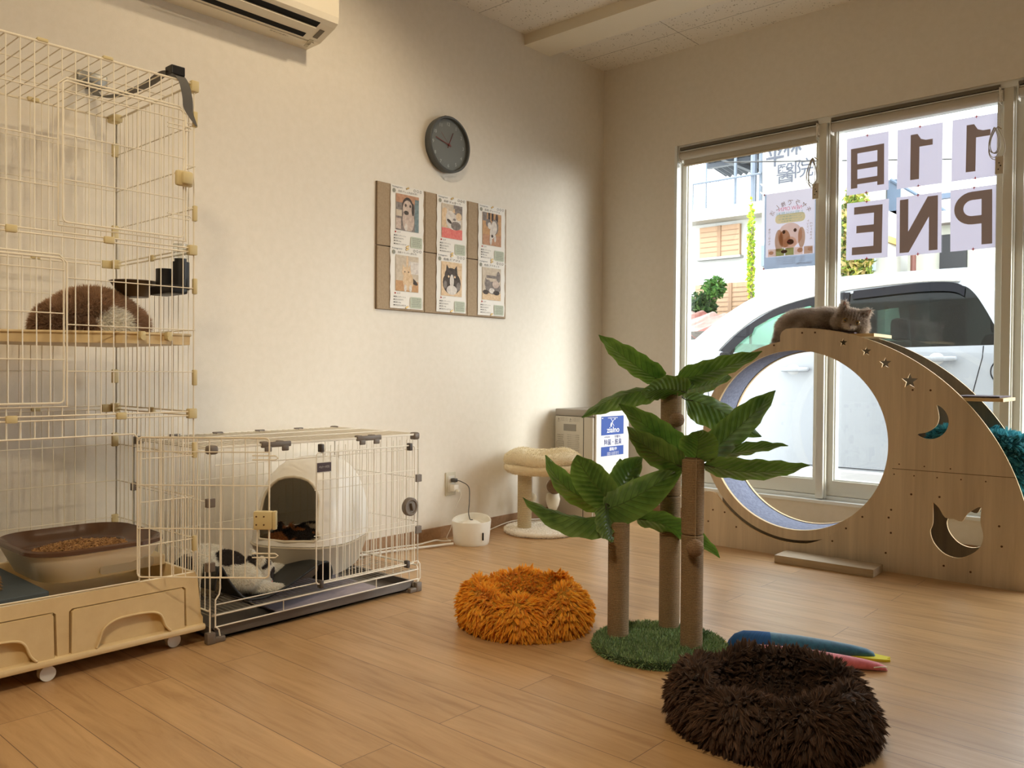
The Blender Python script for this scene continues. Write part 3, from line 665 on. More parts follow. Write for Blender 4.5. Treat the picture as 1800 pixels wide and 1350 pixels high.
# ================================================================ the van
VW = mat('van_paint', (150,155,162), .3, coat=.25); VB = mat('van_black_trim', (24,25,30), .4, spec=.07); VG = mat('van_dark_glass', (52,58,60), .08, spec=.8)
VGL = glassmat('van_clear_glass', (.70, .93, .84), .03, 1.0); CHR = mat('chrome', (206,206,204), .25, .7)
van = thing('parked_van', 'white van parked side on outside the window', 'van', (1.2, 6.9, -.17))
YV = 6.0; WV = 1.66
def vy(z, s):   # side surface leans in above the belt line
    return (YV+max(0, z-1.02)*.34) if s == 0 else (YV+WV-max(0, z-1.02)*.34)
roof = [(-1.62, .12), (-1.66, .42), (-1.55, .62), (-1.20, .74), (-.72, .86), (-.45, 1.0), (-.24, 1.18), (-.04, 1.34), (.2, 1.475), (.48, 1.548), (.82, 1.575), (1.3, 1.58), (1.9, 1.575), (2.6, 1.56), (2.78, 1.48), (2.92, 1.05), (2.98, .7), (2.96, .12)]
def smooth2(p, k=4): return [(q.x, q.y) for q in smoothpath([(a, b, 0) for a, b in p], k)]
rp = smooth2(roof, 4)
glassF = smooth2([(-.03, 1.02), (.12, 1.17), (.34, 1.325), (.60, 1.405), (.83, 1.43)], 4)+[(.85, 1.02)]
glassR = [(.90, 1.035), (.905, 1.44)]+smooth2([(1.0, 1.455), (1.35, 1.475), (1.60, 1.462), (1.70, 1.415), (1.80, 1.27), (1.90, 1.085)], 4)+[(1.90, 1.05)]
glassQ = [(1.93, 1.055), (1.93, 1.16), (1.99, 1.095), (2.62, 1.10), (2.62, 1.055)]
# body side with window openings, following the lean
def side(mb, outline, holes, s, th, m):
    base = len(mb.v); mb.prism(outline, holes, (0, 0, 0), (1,0,0), (0,0,1), .001, m)
    half = (len(mb.v)-base)//2
    for i in range(base, len(mb.v)):
        x, y, z = mb.v[i]; inner = (i-base) < half
        yy = vy(z, s); mb.v[i] = (x, yy+(th if inner else 0)*(1 if s == 0 else -1), z)
mb = MB()
for s in (0, 1): side(mb, rp[::-1], [glassF, glassR, glassQ], s, .03, 0)
rows = [[Vector((x, vy(z, 0)+(vy(z, 1)-vy(z, 0))*j/8, z+.035*math.sin(PI*j/8)*(1 if z > 1.3 else 0))) for (x, z) in rp] for j in range(9)]
rp2 = [p for p in rp]
# windscreen opening: skip roof strips between bonnet and header
keep = []
for j in range(8):
    for i in range(len(rp)-1):
        x0 = rp[i][0]
        if -.62 < x0 < .12 and 0 < j < 7: continue
        keep.append((j*len(rp)+i, (j+1)*len(rp)+i, (j+1)*len(rp)+i+1, j*len(rp)+i+1))
mb.add([p for r in rows for p in r], keep, 0)
mb.build('body', VW, van, smooth='auto')
mbw = MB(); 
ii = [i for i in range(len(rp)) if -.64 < rp[i][0] < .16]
mbw.grid([[rows[j][i] for i in ii] for j in range(1, 8)]).build('windscreen', VGL, van, smooth=True)
mb = MB(); side(mb, glassF, [], 0, .008, 0); side(mb, glassF, [], 1, .008, 0); mb.build('front_window', VGL, van)
DGL = glassmat('van_tinted_glass', (.30, .33, .33), .03, .45)
mb = MB(); side(mb, glassR, [], 0, .008, 0); side(mb, glassR, [], 1, .008, 0); mb.build('rear_window', DGL, van)
mb = MB(); side(mb, glassQ, [], 0, .02, 0); side(mb, glassQ, [], 1, .02, 0); mb.build('quarter_window', VB, van)
def strip(pts, w_, m, name, off=.012, th=.02):
    mb = MB(); P = [Vector((x, vy(z, 0)-off, z)) for x, z in pts]; mb.tube(P, w_, 8, 0, flat=1); return mb.build(name, m, van, smooth=True)
strip(smooth2([(-.1, .99), (.02, 1.14), (.25, 1.32), (.55, 1.42), (.9, 1.475), (1.35, 1.50), (1.62, 1.488)], 4), .010, CHR, 'window_moulding', .004)
# dark rain visors
for name, top in (('rain_visor', smooth2([(-.06, 1.02), (.10, 1.19), (.34, 1.345), (.60, 1.42), (.87, 1.455)], 4)), ('rain_visor', smooth2([(.93, 1.46), (1.35, 1.487), (1.58, 1.478), (1.66, 1.44)], 4))):
    mb = MB(); r0 = [Vector((x, vy(z, 0)-.012, z)) for x, z in top]; r1 = [Vector((x+(.05 if i < 6 and name and top[0][0] < 0 else 0), vy(z, 0)-.035, z-.062)) for i, (x, z) in enumerate(top)]
    mb.grid([r0, r1]); mb.build(name, VB, van, smooth=True)
mb = MB(); side(mb, [(.85, 1.02), (.85, 1.45), (.905, 1.45), (.905, 1.02)][::-1], [], 0, .02, 0)
for i in range(len(mb.v)): mb.v[i] = (mb.v[i][0], mb.v[i][1]-.012, mb.v[i][2])
mb.build('door_pillar', VB, van)
mb = MB(); side(mb, [(.02, 1.0), (.055, 1.12), (.075, 1.14), (.06, 1.0)][::-1], [], 0, .02, 0)
for i in range(len(mb.v)): mb.v[i] = (mb.v[i][0]-.0, mb.v[i][1]-.01, mb.v[i][2])
mb.build('quarter_post', VB, van)
def seam(pts): return MB().tube([(x, vy(z, 0)-.0005, z) for x, z in pts], .003, 6)
seam([(.875, 1.02), (.875, .6), (.87, .22)]).build('door_gap', VB, van); seam([(1.80, 1.045), (1.797, .97), (1.778, .89), (1.744, .74), (1.66, .5), (1.62, .22)]).build('door_gap', VB, van)
seam([(-.12, 1.0), (-.16, .8), (-.10, .22)]).build('door_gap', VB, van); seam([(-.1, .19), (1.6, .19)]).build('door_gap', VB, van)
MB().tube([(1.93+.085*math.cos(t), YV-.001, .88+.085*math.sin(t)) for t in np.linspace(0, 2*PI, 33)[:-1]], .004, 6, closed=True).build('fuel_flap_gap', VB, van)
for x0, z0 in ((.46, .872), (1.44, .945)):
    h = MB(); h.box((x0, YV-.045, z0), (x0+.20, YV-.012, z0+.035), bev=.012); h.box((x0+.135, YV-.047, z0+.002), (x0+.215, YV-.012, z0+.033), bev=.012)
    h.box((x0+.01, YV-.03, z0+.006), (x0+.03, YV, z0+.028)); h.box((x0+.18, YV-.03, z0+.006), (x0+.20, YV, z0+.028)); hd = h.build('door_handle', VW, van, smooth='auto')
    MB().sphere((x0+.085, YV+.006, z0+.018), .055, 20, 0, sy=.25, sz=.8).build('handle_recess', mat('van_recess', (190,192,194), .3), hd, smooth=True)
mb = MB().box((-.14, YV-.20, .90), (.05, YV-.05, 1.03), bev=.05, seg=4); mi = mb.build('wing_mirror', VW, van, smooth='auto')
MB().box((.04, YV-.19, .905), (.075, YV-.06, 1.02), bev=.02).build('mirror_glass', VB, mi, smooth='auto')
MB().prism([(-.28, .87), (-.02, .87), (.0, 1.02), (-.10, 1.01)][::1], [], (0, YV-.012, 0), (1,0,0), (0,0,1), .03).box((-.12, YV-.08, .90), (-.04, YV, .94)).build('mirror_base', VB, van)
sk = MB().box((-1.1, YV-.01, .08), (2.0, YV+.05, .18), bev=.02).build('side_sill', mat('sill_silver', (186,186,188), .35, .3), van)
MB().box((-1.5, YV+.12, -.02), (2.8, YV+WV-.1, .2)).build('underbody', BLACK, van)
for x in (-1.0, 2.3):
    for s in (0, 1):
        yc = YV+.01 if s == 0 else YV+WV-.2
        t_ = MB().lathe([(.16, 0), (.26, 0), (.29, .03), (.29, .16), (.26, .19), (.16, .19)], (x, yc+.19, .13), 32, rot=rotm(PI/2, 0, 0)); wheel = t_.build('wheel', VB, van, smooth='auto')
        MB().cyl((x, yc+.02, .13), (x, yc+.06, .13), .17, 24).build('hub_cap', METALG, wheel, smooth='auto')
SEAT = mat('seat_fabric', (84,82,82), .9)
for x in (.55, 1.42, 2.1):
    for y in (6.35, 7.1):
        m_ = MB().box((x-.05, y-.22, .35), (x+.42, y+.22, .55), bev=.05).box((x+.28, y-.21, .5), (x+.40, y+.21, 1.13), bev=.05, rot=rotm(0, .18, 0)).box((x+.36, y-.11, 1.13), (x+.45, y+.11, 1.31), bev=.04)
        m_.build('seat', SEAT, van, smooth='auto')
MB().box((.20, 6.75, 1.28), (.23, 6.97, 1.35), bev=.01).tube([(.22, 6.86, 1.35), (.16, 6.86, 1.44)], .008, 6).build('rear_view_mirror', VB, van)
MB().box((-.62, YV+.15, .55), (-.1, YV+WV-.15, .93), bev=.05).build('dashboard', SEAT, van, smooth='auto')
# ================================================================ air conditioner
ac = thing('air_conditioner', 'white wall mounted air conditioner cut off by the top edge', 'air conditioner', (0, 1.71, 2.245))
ACW = mat('ac_white', (236,228,208), .4)
prof = [(0, 2.25), (.10, 2.252), (.205, 2.287), (.226, 2.300), (.232, 2.325), (.232, 2.50), (.20, 2.53), (0, 2.535)]
MB().prism([(p[0], p[1]) for p in prof], [], (0, 2.115, 0), (1,0,0), (0,0,1), .80).build('casing', ACW, ac)
def on_slope(t, y, d=0):   # point on the underside slope, t 0..1 from rear to front
    a, b = Vector((.10, y, 2.252)), Vector((.205, y, 2.287)); n = Vector((.316, 0, -.949)); return a.lerp(b, t)+n*d
def slab(mb, t0, t1, y0, y1, d, m=0):
    P = [on_slope(t0, y0, d), on_slope(t1, y0, d), on_slope(t1, y1, d), on_slope(t0, y1, d)]; mb.add(P, [(0,1,2,3)], m)
    Q = [p+Vector((0, 0, .002)) for p in P]; mb.add(P+Q, [(0,1,5,4),(1,2,6,5),(2,3,7,6),(3,0,4,7)], m); return mb
slab(slab(MB(), .05, .28, 1.36, 2.025, .0012), .76, 1.03, 1.36, 2.04, .0012).build('air_outlet', DARK, ac)
lv = MB(); lv.box((.150, 1.36, 2.262), (.188, 2.035, 2.266), bev=.0015, rot=rotm(0, -.32, 0)); lv.build('louvre', ACW, ac)
MB().box((.03, 1.33, 2.2475), (.09, 2.09, 2.2505)).build('service_panel', ACW, ac)
mb = MB(); mb.text('安全にお使い', Vector((.075, 1.93, 2.2475)), (0,1,0), (1,0,0), .085, .012, 0); mb.build('printed_notice', mat('ac_notice_ink', (120,108,84), .6), ac)
slab(MB(), .2, .7, 2.062, 2.085, .002, 0).build('display_window', mat('ac_display', (104,92,70), .3), ac)
mb = MB(); slab(mb, -.4, .05, 2.06, 2.078, .002, 1)
mb.text('消臭', on_slope(-.2, 2.069, .004), (0,1,0), (1,0,0), .014, .02, 0); mb.build('label', [mat('ac_label_ink', (120,108,84), .6), mat('ac_label', (206,196,168), .6)], ac)
# ================================================================ clock
clk = thing('wall_clock', 'round dark grey wall clock with red hands above the cat notices', 'clock', (0, 2.945, 1.86))
CG = mat('clock_grey', (84,88,88), .55); FACE = mat('clock_face', (112,116,114), .6)
RX = Matrix(((0,0,1),(0,1,0),(-1,0,0))); cc = (0, 2.945, 2.006); CR = .142
MB().lathe([(CR-.02, .002), (CR-.004, .004), (CR, .03), (CR-.001, .044), (CR-.006, .048), (CR-.012, .046), (CR-.014, .03)], cc, 64, rot=RX, cap=False).build('case', CG, clk, smooth='auto')
MB().cyl((.001, cc[1], cc[2]), (.028, cc[1], cc[2]), CR-.012, 64).build('dial', FACE, clk)
num = MB()
for k in range(1, 13):
    a = k*PI/6; num.text(str(k), (.0285, cc[1]+.105*math.sin(a), cc[2]+.105*math.cos(a)), (0,1,0), (0,0,1), None, .017, 0)
num.build('numerals', mat('numeral_grey', (176,182,180), .6), clk)
HR = mat('hand_red', (120,44,36), .5)
def hand(a, l, w_, name, t0=.018):
    s_, c_ = math.sin(a), math.cos(a); mb = MB(); mb.tube([(.032, cc[1]-t0*s_, cc[2]-t0*c_), (.033, cc[1]+l*s_, cc[2]+l*c_)], w_, 5, flat=.4); mb.build(name, HR, clk)
hand(math.radians(24), .070, .0026, 'hour_hand'); hand(math.radians(-76), .093, .0022, 'minute_hand'); hand(math.radians(-45), .075, .0008, 'second_hand')
MB().cyl((.03, cc[1], cc[2]), (.037, cc[1], cc[2]), .006, 12).build('hub', HR, clk)
MB().box((0, 2.94, 2.148), (.012, 2.952, 2.158)).build('hook', METALG, clk)
# ================================================================ felt boards and notices
EDGE = mat('felt_edge', (122,104,84), .9); BL = mat('faint_print', (96,96,96), .8); GRNB = mat('note_green', (196,204,186), .8); LOGO = mat('logo_ink', (70,80,96), .7); HEART = mat('heart_red', (176,52,48), .7)
TAPE = mat('tape_gold', (176,146,90), .4, .5)
def pic(m, c, c2, sc=60): return mat(m, c, .8, c2=c2, sc=sc)
PH = dict(wall=pic('photo_wall', (196,182,162), (212,200,182)), fur1=pic('photo_fur', (214,198,186), (188,168,156)), dk=pic('photo_dark', (64,58,56), (90,80,74)), wood=pic('photo_wood', (206,166,124), (190,148,108)), teal=pic('photo_teal', (134,152,156), (110,130,136)),
   pink=pic('photo_pink', (222,112,108), (230,140,130)), wht=pic('photo_white_fur', (232,226,218), (206,198,192)), crm=pic('photo_cream_fur', (232,208,176), (214,184,146)), gry=pic('photo_grey', (150,142,138), (120,112,108)), org=pic('photo_orange', (200,158,130), (180,136,108)))
PK_ = list(PH.keys()); 
def px(mb, o, u, v, pts, k, d): mb.prism([(p[0], p[1]) for p in pts], [], o+Vector((d, 0, 0)), u, v, .0002, PK_.index(k))
def EL(cx, cy, a, b, n=18, r=0): return [(cx+a*math.cos(2*PI*i/n)*math.cos(r)-b*math.sin(2*PI*i/n)*math.sin(r), cy+a*math.cos(2*PI*i/n)*math.sin(r)+b*math.sin(2*PI*i/n)*math.cos(r)) for i in range(n)]
def RC(a, b, c, d): return [(a,b),(c,b),(c,d),(a,d)]
TRI = lambda a, b, c: [a, b, c]
scenes = [
 [(RC(-.07,-.085,.07,.085),'gry'),(RC(-.07,.045,.07,.085),'org'),(RC(.045,-.085,.07,.07),'teal'),(RC(-.07,-.02,-.035,.01),'wall'),(RC(-.07,-.08,-.04,-.03),'fur1'),(EL(.0,.03,.034,.044),'dk'),(EL(.0,.02,.030,.040),'fur1'),(EL(.005,-.035,.036,.06),'fur1'),(EL(-.012,.035,.006,.007),'dk'),(EL(.016,.034,.006,.007),'dk'),(EL(-.008,.0,.015,.010),'dk'),(EL(.032,.02,.008,.03),'dk'),(EL(-.01,-.07,.008,.02),'wht')],
 [(RC(-.07,-.085,.07,.085),'wall'),(RC(.01,.02,.07,.085),'gry'),(RC(-.07,-.085,.07,-.035),'pink'),(EL(-.05,.015,.03,.05),'crm'),(EL(.01,.0,.052,.040),'wht'),(EL(-.01,.02,.034,.034),'wht'),(TRI((-.038,.04),(-.020,.045),(-.034,.066)),'wht'),(TRI((0,.05),(.02,.044),(.016,.07)),'crm'),(EL(-.02,.0,.018,.008,r=-.5),'dk'),(EL(.015,.012,.01,.006),'gry'),(EL(.025,-.018,.034,.022),'gry'),(EL(.045,.03,.02,.02),'crm')],
 [(RC(-.07,-.085,.07,.085),'wood'),(RC(-.07,-.085,.07,-.03),'org'),(RC(-.07,.04,-.04,.085),'gry'),(RC(-.03,.045,-.015,.085),'dk'),(RC(-.005,.045,.01,.085),'dk'),(EL(.035,.06,.010,.026),'dk'),(EL(.02,.015,.028,.04),'gry'),(EL(.015,.01,.022,.036),'wht'),(EL(-.028,.03,.02,.022),'gry'),(EL(-.02,.018,.014,.018),'wht'),(EL(.0,-.02,.018,.03),'wht'),(EL(-.01,-.055,.009,.028),'wht'),(EL(.022,-.045,.008,.02),'wht'),(EL(.0,-.035,.008,.008),'dk')],
 [(RC(-.07,-.085,.07,.085),'wall'),(RC(-.07,-.085,.07,-.035),'wood'),(RC(.01,.0,.07,.06),'wht'),(EL(.0,.055,.006,.035),'crm'),(EL(.03,-.03,.04,.012,r=-.5),'dk'),(EL(.005,-.035,.032,.045),'crm'),(EL(-.005,.008,.028,.024),'crm'),(TRI((-.030,.02),(-.016,.028),(-.028,.044)),'crm'),(TRI((.006,.028),(.020,.02),(.018,.046)),'crm'),(EL(-.015,.008,.003,.004),'dk'),(EL(.008,.008,.003,.004),'dk'),(EL(-.012,-.07,.008,.018),'wht'),(EL(.02,-.07,.008,.018),'wht')],
 [(RC(-.07,-.085,.07,.085),'crm'),(EL(.0,-.02,.062,.058),'dk'),(EL(-.004,.02,.045,.036),'dk'),(TRI((-.04,.035),(-.018,.05),(-.036,.072)),'dk'),(TRI((.014,.05),(.038,.034),(.034,.07)),'dk'),(EL(.0,-.01,.014,.034),'wht'),(EL(.0,-.055,.036,.024),'wht'),(EL(.045,-.035,.014,.022),'gry'),(EL(-.045,-.03,.012,.02),'gry'),(EL(-.022,.012,.006,.006),'crm'),(EL(.02,.012,.006,.006),'crm')],
 [(RC(-.07,-.085,.07,.085),'wall'),(RC(-.07,-.085,.07,-.045),'crm'),(RC(-.04,.03,.04,.045),'gry'),(EL(.05,.04,.015,.03),'gry'),(EL(.01,-.02,.058,.034),'gry'),(EL(-.03,.0,.024,.022),'gry'),(EL(.03,.0,.026,.020),'fur1'),(EL(-.045,-.045,.022,.012),'dk'),(EL(.0,-.035,.02,.014),'wht'),(EL(.035,-.045,.024,.012),'dk'),(TRI((-.05,.012),(-.038,.02),(-.048,.032)),'gry')]]
names = ['グレッタ(女の子)', 'フェラーリ', 'グレージュ', 'トラッキー(男の子)', 'ピアジェ', 'プラネット']
what = ['a standing brown and white cat beside a teal curtain', 'a white cat lying on a red cushion', 'a grey and white cat walking on a wooden floor', 'a cream cat with its tail up', 'a curled black and white cat', 'grey tabby kittens lying together']
pos = ['top left', 'top middle', 'top right', 'bottom left', 'bottom middle', 'bottom right']
for r_ in range(2):
    for c_ in range(3):
        i = r_*3+c_; y0 = 2.5+c_*.302; z1 = 1.75-r_*.302
        bt = thing('felt_board', 'square taupe felt tile at the %s of the notice block' % pos[i], 'board', (0, y0+.15, z1-.3), group='taupe felt tiles behind the cat notices')
        MB().box((0, y0+.001, z1-.299), (.014, y0+.299, z1-.001), bev=.002).build('tile', TAN, bt); MB().box((0, y0, z1-.3), (.009, y0+.3, z1)).build('tile_edge', EDGE, bt)
        dy = (.040, .038, .030)[c_]; py = y0+.065+dy*.3+.105; pz = z1-.005-.1485+(.004 if r_ == 0 else .012)
        t = thing('cat_notice', 'printed notice showing %s' % (what[i],), 'notice', (.015, py, pz-.149), group='six printed cat notices on the felt tiles')
        rg = np.random.default_rng(50+i); gp = []
        for a in range(9):
            gp.append([Vector((.0165+.0022*abs(math.sin(a*1.7+b*.9+i))*(1 if a in (0, 8) or b in (0, 12) else .35), py-.105+.21*a/8+.0015*math.sin(b*1.9+i)*(1 if a in (0, 8) else 0), pz-.1485+.297*b/12)) for b in range(13)])
        MB().grid(gp).build('paper', PAPER, t, smooth=True)
        o = Vector((.0196, py, pz)); U = Vector((0,1,0)); V_ = Vector((0,0,1))
        ph = MB()
        for k, (pl, key) in enumerate(scenes[i]):
            pl = [(max(-.07, min(.07, p[0])), max(-.085, min(.085, p[1]))) for p in pl]
            ph.prism([(p[0]*1.04, p[1]*1.02+.022) for p in pl], [], o+Vector((.0001*k, 0, 0)), U, V_, .0001, PK_.index(key))
        ph.build('photograph', [PH[k] for k in PK_], t)
        tx = MB()
        tx.text('Instagram', o+U*-.065+V_*.138, U, V_, .062, .010, 1); tx.text('名前:'+names[i], o+U*.0+V_*.121, U, V_, .12, .012, 0)
        tx.prism(EL(-.085, .120, .010, .010), [], o, U, V_, .0002, 2)
        for k in range(3): tx.tube([o+U*(.045+.02*k+.006*math.cos(q))+V_*(.137+.006*math.sin(q)) for q in np.linspace(0, 2*PI, 9)[:-1]], .0007, 4, 0, closed=True)
        tx.prism(EL(-.075, -.076, .005, .004, 8), [], o, U, V_, .0002, 4)
        tx.text('△▽', o+U*-.054+V_*-.076, U, V_, .022, .007, 0)
        for k, (sss, w_) in enumerate((('種類:スコティッシュ', .075), ('誕生日:2023/7/5', .06), ('体重:2.4kg', .045), ('性格:甘えん坊です', .078))):
            tx.text('●'+sss, o+U*(-.085+w_/2)+V_*(-.093-.0135*k), U, V_, w_, .008, 0)
        tx.prism(rrect(.075, .055, .008, 3, .058, -.116), [], o, U, V_, .0002, 3)
        for k in range(5): tx.text('ごはんもりもり食べます', o+U*.058+V_*(-.097-.009*k)+Vector((.0004, 0, 0)), U, V_, .062-.006*(k % 3), .006, 0)
        tx.build('print', [INK, LOGO, mat('avatar_grey', (150,150,136), .7), GRNB, HEART], t)
        for sz in (.141, -.141): MB().box((.0195, py-.010, pz+sz-.004), (.0215, py+.010, pz+sz+.004), bev=.001, rot=rotm(.5, 0, 0)).build('tape', TAPE, t)
# ================================================================ outlet, plugs, fountain, cables
ot = thing('wall_outlet', 'beige wall socket plate above the pet fountain', 'socket', (0, 2.998, .215))
MB().box((0, 2.963, .214), (.008, 3.033, .334), bev=.003).build('plate', mat('outlet_plate', (206,200,180), .5), ot, smooth='auto')
MB().box((.008, 2.975, .232), (.011, 3.021, .316), bev=.001).build('socket_insert', WHITE, ot)
p1 = thing('power_plug', 'dark grey plug in the upper half of the wall socket with a grey cord', 'plug', (.03, 3.0, .28))
DG = mat('dark_grey_rubber', (78,76,72), .5)
MB().box((.011, 2.99, .284), (.044, 3.014, .304), bev=.005).build('plug_body', DG, p1)
MB().tube(smoothpath([(.044, 3.002, .294), (.07, 3.01, .29), (.115, 3.02, .265), (.14, 3.0, .20), (.15, 2.985, .14), (.17, 2.98, .10), (.19, 2.97, .075)], 6), .0024, 6).build('cord', DG, p1, smooth=True)
p2 = thing('power_adapter', 'white cube adapter in the lower half of the wall socket', 'plug', (.03, 3.0, .23))
MB().box((.011, 2.982, .238), (.047, 3.018, .274), bev=.005).box((.047, 2.992, .236), (.072, 3.006, .250), bev=.004).build('adapter_body', WHITE, p2, smooth='auto')
MB().tube(smoothpath([(.070, 2.999, .243), (.085, 2.995, .22), (.06, 2.97, .14), (.05, 2.96, .06), (.05, 2.93, .006), (.12, 2.93, .006)], 6), .0018, 6).build('cord', CABLEW, p2, smooth=True)
ft = thing('pet_fountain', 'low white water fountain with a slanted rim on the floor by the wall', 'pet fountain', (.205, 2.945, 0))
FC = Vector((.205, 2.95, 0)); R0, R1 = .088, .098
cdir = (CAM-FC); cdir.z = 0; cdir.normalize(); sdir = Vector((-cdir.y, cdir.x, 0))
def ring(r, zf, n=56): return [FC+Vector((r*math.cos(2*PI*k/n), r*math.sin(2*PI*k/n), zf(Vector((math.cos(2*PI*k/n), math.sin(2*PI*k/n), 0))))) for k in range(n)]
top = lambda d: .118+.022*max(0, d.dot(Vector((-.55, .83, 0))))-.004
MB().grid([ring(.072, lambda d: 0), ring(.084, lambda d: 0), ring(.088, lambda d: .008), ring(.0885, lambda d: .012), ring(R1, top), ring(R1-.001, lambda d: top(d)+.002), ring(R1-.008, lambda d: top(d)), ring(R1-.012, lambda d: top(d)-.03), ring(.06, lambda d: .082), ring(.001, lambda d: .080)], closev=True).build('bowl', WHITE, ft, smooth='auto')
MB().lathe([(.055, .082), (.05, .098), (.03, .112), (.012, .117), (.001, .117)], (FC.x, FC.y, 0), 32, cap=False).build('spout_dome', WHITE, ft, smooth=True)
MB().cyl((FC.x, FC.y, .115), (FC.x, FC.y, .1185), .008, 16).build('spout_hole', DARK, ft)
wd = (cdir*.80+sdir*.60).normalized()
q = FC+wd*.0945
mb = MB(); mb.box((-.0035, -.003, -.019), (.0035, .003, .019), bev=.002); Rz = math.atan2(wd.y, wd.x)-PI/2
mb.v = [tuple(Matrix.Rotation(Rz, 3, 'Z') @ Vector(v)+q+Vector((0, 0, .048))) for v in mb.v]; mb.build('water_gauge', DARK, ft)
cb = MB()
cb.tube(smoothpath([(.02, 2.42, .01), (.05, 2.60, .012), (.08, 2.70, .012), (.10, 2.76, .02), (.11, 2.80, .024), (.125, 2.83, .018), (.15, 2.862, .018)], 6), .0042, 6)
tag(cb.build('power_cable', CABLEW, smooth=True), 'thin white cable kinked between the lower cage and the pet fountain', 'cable')
cb = MB(); cb.tube(smoothpath([(.04, 2.30, .009), (.10, 2.58, .009), (.14, 2.72, .009), (.16, 2.80, .009), (.185, 2.845, .012)], 6), .0062, 6)
tag(cb.build('power_cable', CABLEW, smooth=True), 'thick white cable lying flat on the floor left of the pet fountain', 'cable')
cb = MB(); cb.tube(smoothpath([(.14, 3.06, .005), (.10, 3.14, .005), (.06, 3.22, .006), (.05, 3.42, .03), (.06, 3.6, .02), (.10, 3.72, .01), (.2, 3.80, .006)], 6), .003, 6)
tag(cb.build('power_cable', CABLEW, smooth=True), 'white cable running behind the round cat stool', 'cable')
# ================================================================ cream cat stool
FLEECE = attrmat('fleece', .95, sheen=.5)
st = thing('cat_stool', 'cream round plush cat stool on one post with hanging balls', 'cat stool', (.265, 3.43, 0))
SX, SY = .265, 3.43
def fleece(name, prof, c, col, n, ln, par, wd_=.0016, rot=None, lumps=0, sq=(1, 1)):
    mb = MB(); nn = 64; rows = []
    for (r, z) in prof:
        rows.append([Vector((c[0]+r*math.cos(2*PI*k/nn)*sq[0]*(1+lumps*math.sin(5*2*PI*k/nn+1)*.6+lumps*math.sin(3*2*PI*k/nn)), c[1]+r*math.sin(2*PI*k/nn)*sq[1]*(1+lumps*math.sin(4*2*PI*k/nn)), c[2]+z*(1+lumps*.9*math.sin(4*2*PI*k/nn+2)*(1 if z > 0 else 0)))) for k in range(nn)])
    mb.grid(rows, closev=True); mb.c = [tuple(lin(col))]*len(mb.v); V, F = list(mb.v), list(mb.f)
    fur(mb, V, F, n, ln, wd_, flatcol(col), wild=.7, curl=.6, lean=(0,0,-.2), seg=2, jit=.05); return mb.build(name, FLEECE, par, smooth=True)
fleece('base', [(.001, .0), (.19, .0), (.203, .006), (.206, .014), (.200, .024), (.19, .028), (.001, .029)], (SX, SY, 0), (242,236,224), 16000, .008, st)
px_, py_ = .214, 3.343
MB().cyl((px_, py_, .028), (px_, py_, .33), .0375, 28).build('post', m_rope('sisal_cream', (216,200,164), (188,168,130), 260), st, smooth='auto')
fleece('seat_underside', [(.001, .318), (.15, .318), (.185, .322), (.204, .34), (.206, .36), (.19, .375), (.001, .375)], (SX, SY, 0), (236,222,188), 14000, .008, st)
fleece('seat_rim', [(.175, .372), (.20, .372), (.208, .392), (.202, .416), (.18, .432), (.155, .432), (.135, .416), (.125, .392), (.11, .380), (.001, .376)], (SX, SY, 0), (240,228,198), 22000, .009, st, lumps=.018)
JUTE = m_rope('jute', (160,132,102), (128,102,76), 420)
bx, by = .20, 3.60
sp = MB().lathe([(.030, 0), (.026, .01), (.036, .03), (.028, .045)], (bx, by, .205), 24).build('spring_toy', WHITE, st)
MB().sphere((bx, by, .062), .040, 24, sz=.85).build('jute_ball', JUTE, st, smooth=True); MB().sphere((bx+.01, by, .222), .044, 24, sz=1.0).build('jute_ball', JUTE, st, smooth=True)
MB().lathe([(.022, .09), (.034, .12), (.040, .15), (.034, .18)], (bx, by, 0), 24).build('toy_core', mat('toy_cream', (228,218,196), .7), st, smooth=True)
MB().tube([(bx-.05, by-.12, .33), (bx-.055, by-.115, .19)], .001, 4).build('string', JUTE, st)
MB().sphere((bx-.055, by-.115, .165), .026, 18).build('pompom', mat('pompom_cream', (224,214,190), .9), st, smooth=True)
# ================================================================ air purifier
pu = thing('air_purifier', 'tall white air purifier in the corner with a blue and white sign', 'air purifier', (.20, 3.96, 0))
PUW = mat('purifier_white', (232,230,224), .4); PUS = mat('purifier_side', (206,200,186), .45); TOPG = mat('purifier_top', (160,152,142), .45)
MB().box((.03, 3.826, .012), (.305, 4.175, .60), bev=.006).build('cabinet', PUS, pu, smooth='auto')
MB().box((.03, 3.826, .602), (.307, 4.175, .642), bev=.006).build('top_cover', TOPG, pu, smooth='auto')
MB().box((.307, 3.84, .02), (.319, 4.17, .63), bev=.004).build('front_panel', PUW, pu)
MB().box((.238, 3.8245, .02), (.241, 3.827, .60)).build('side_seam', DARK, pu)
MB().box((.095, 3.8235, .515), (.185, 3.827, .555), bev=.012).build('side_handle', mat('purifier_handle', (150,146,138), .5), pu)
mb = MB()
def st_(x, z, w_, h_, s_): mb.text(s_, (x, 3.8255, z), (1,0,0), (0,0,1), w_, h_, 0)
for x in (.058, .145):
    mb.prism([(-.006,-.005),(.006,-.005),(0,.007)], [[(-.003,-.003),(.003,-.003),(0,.003)]], (x, 3.8255, .583), (1,0,0), (0,0,1), -.0004)
    for k in range(3): st_(x+.04, .590-.008*k, .055, .005, '必ずお読みください')
    st_(x, .570, .016, .006, '警告')
for k in range(9): st_(.070, .490-.0125*k, .05-.006*(k % 3), .006, '次亜塩素酸空間除菌')
for k in range(10): st_(.165, .492-.011*k, .088-.01*(k % 4 == 3), .005, '使用方法については説明書')
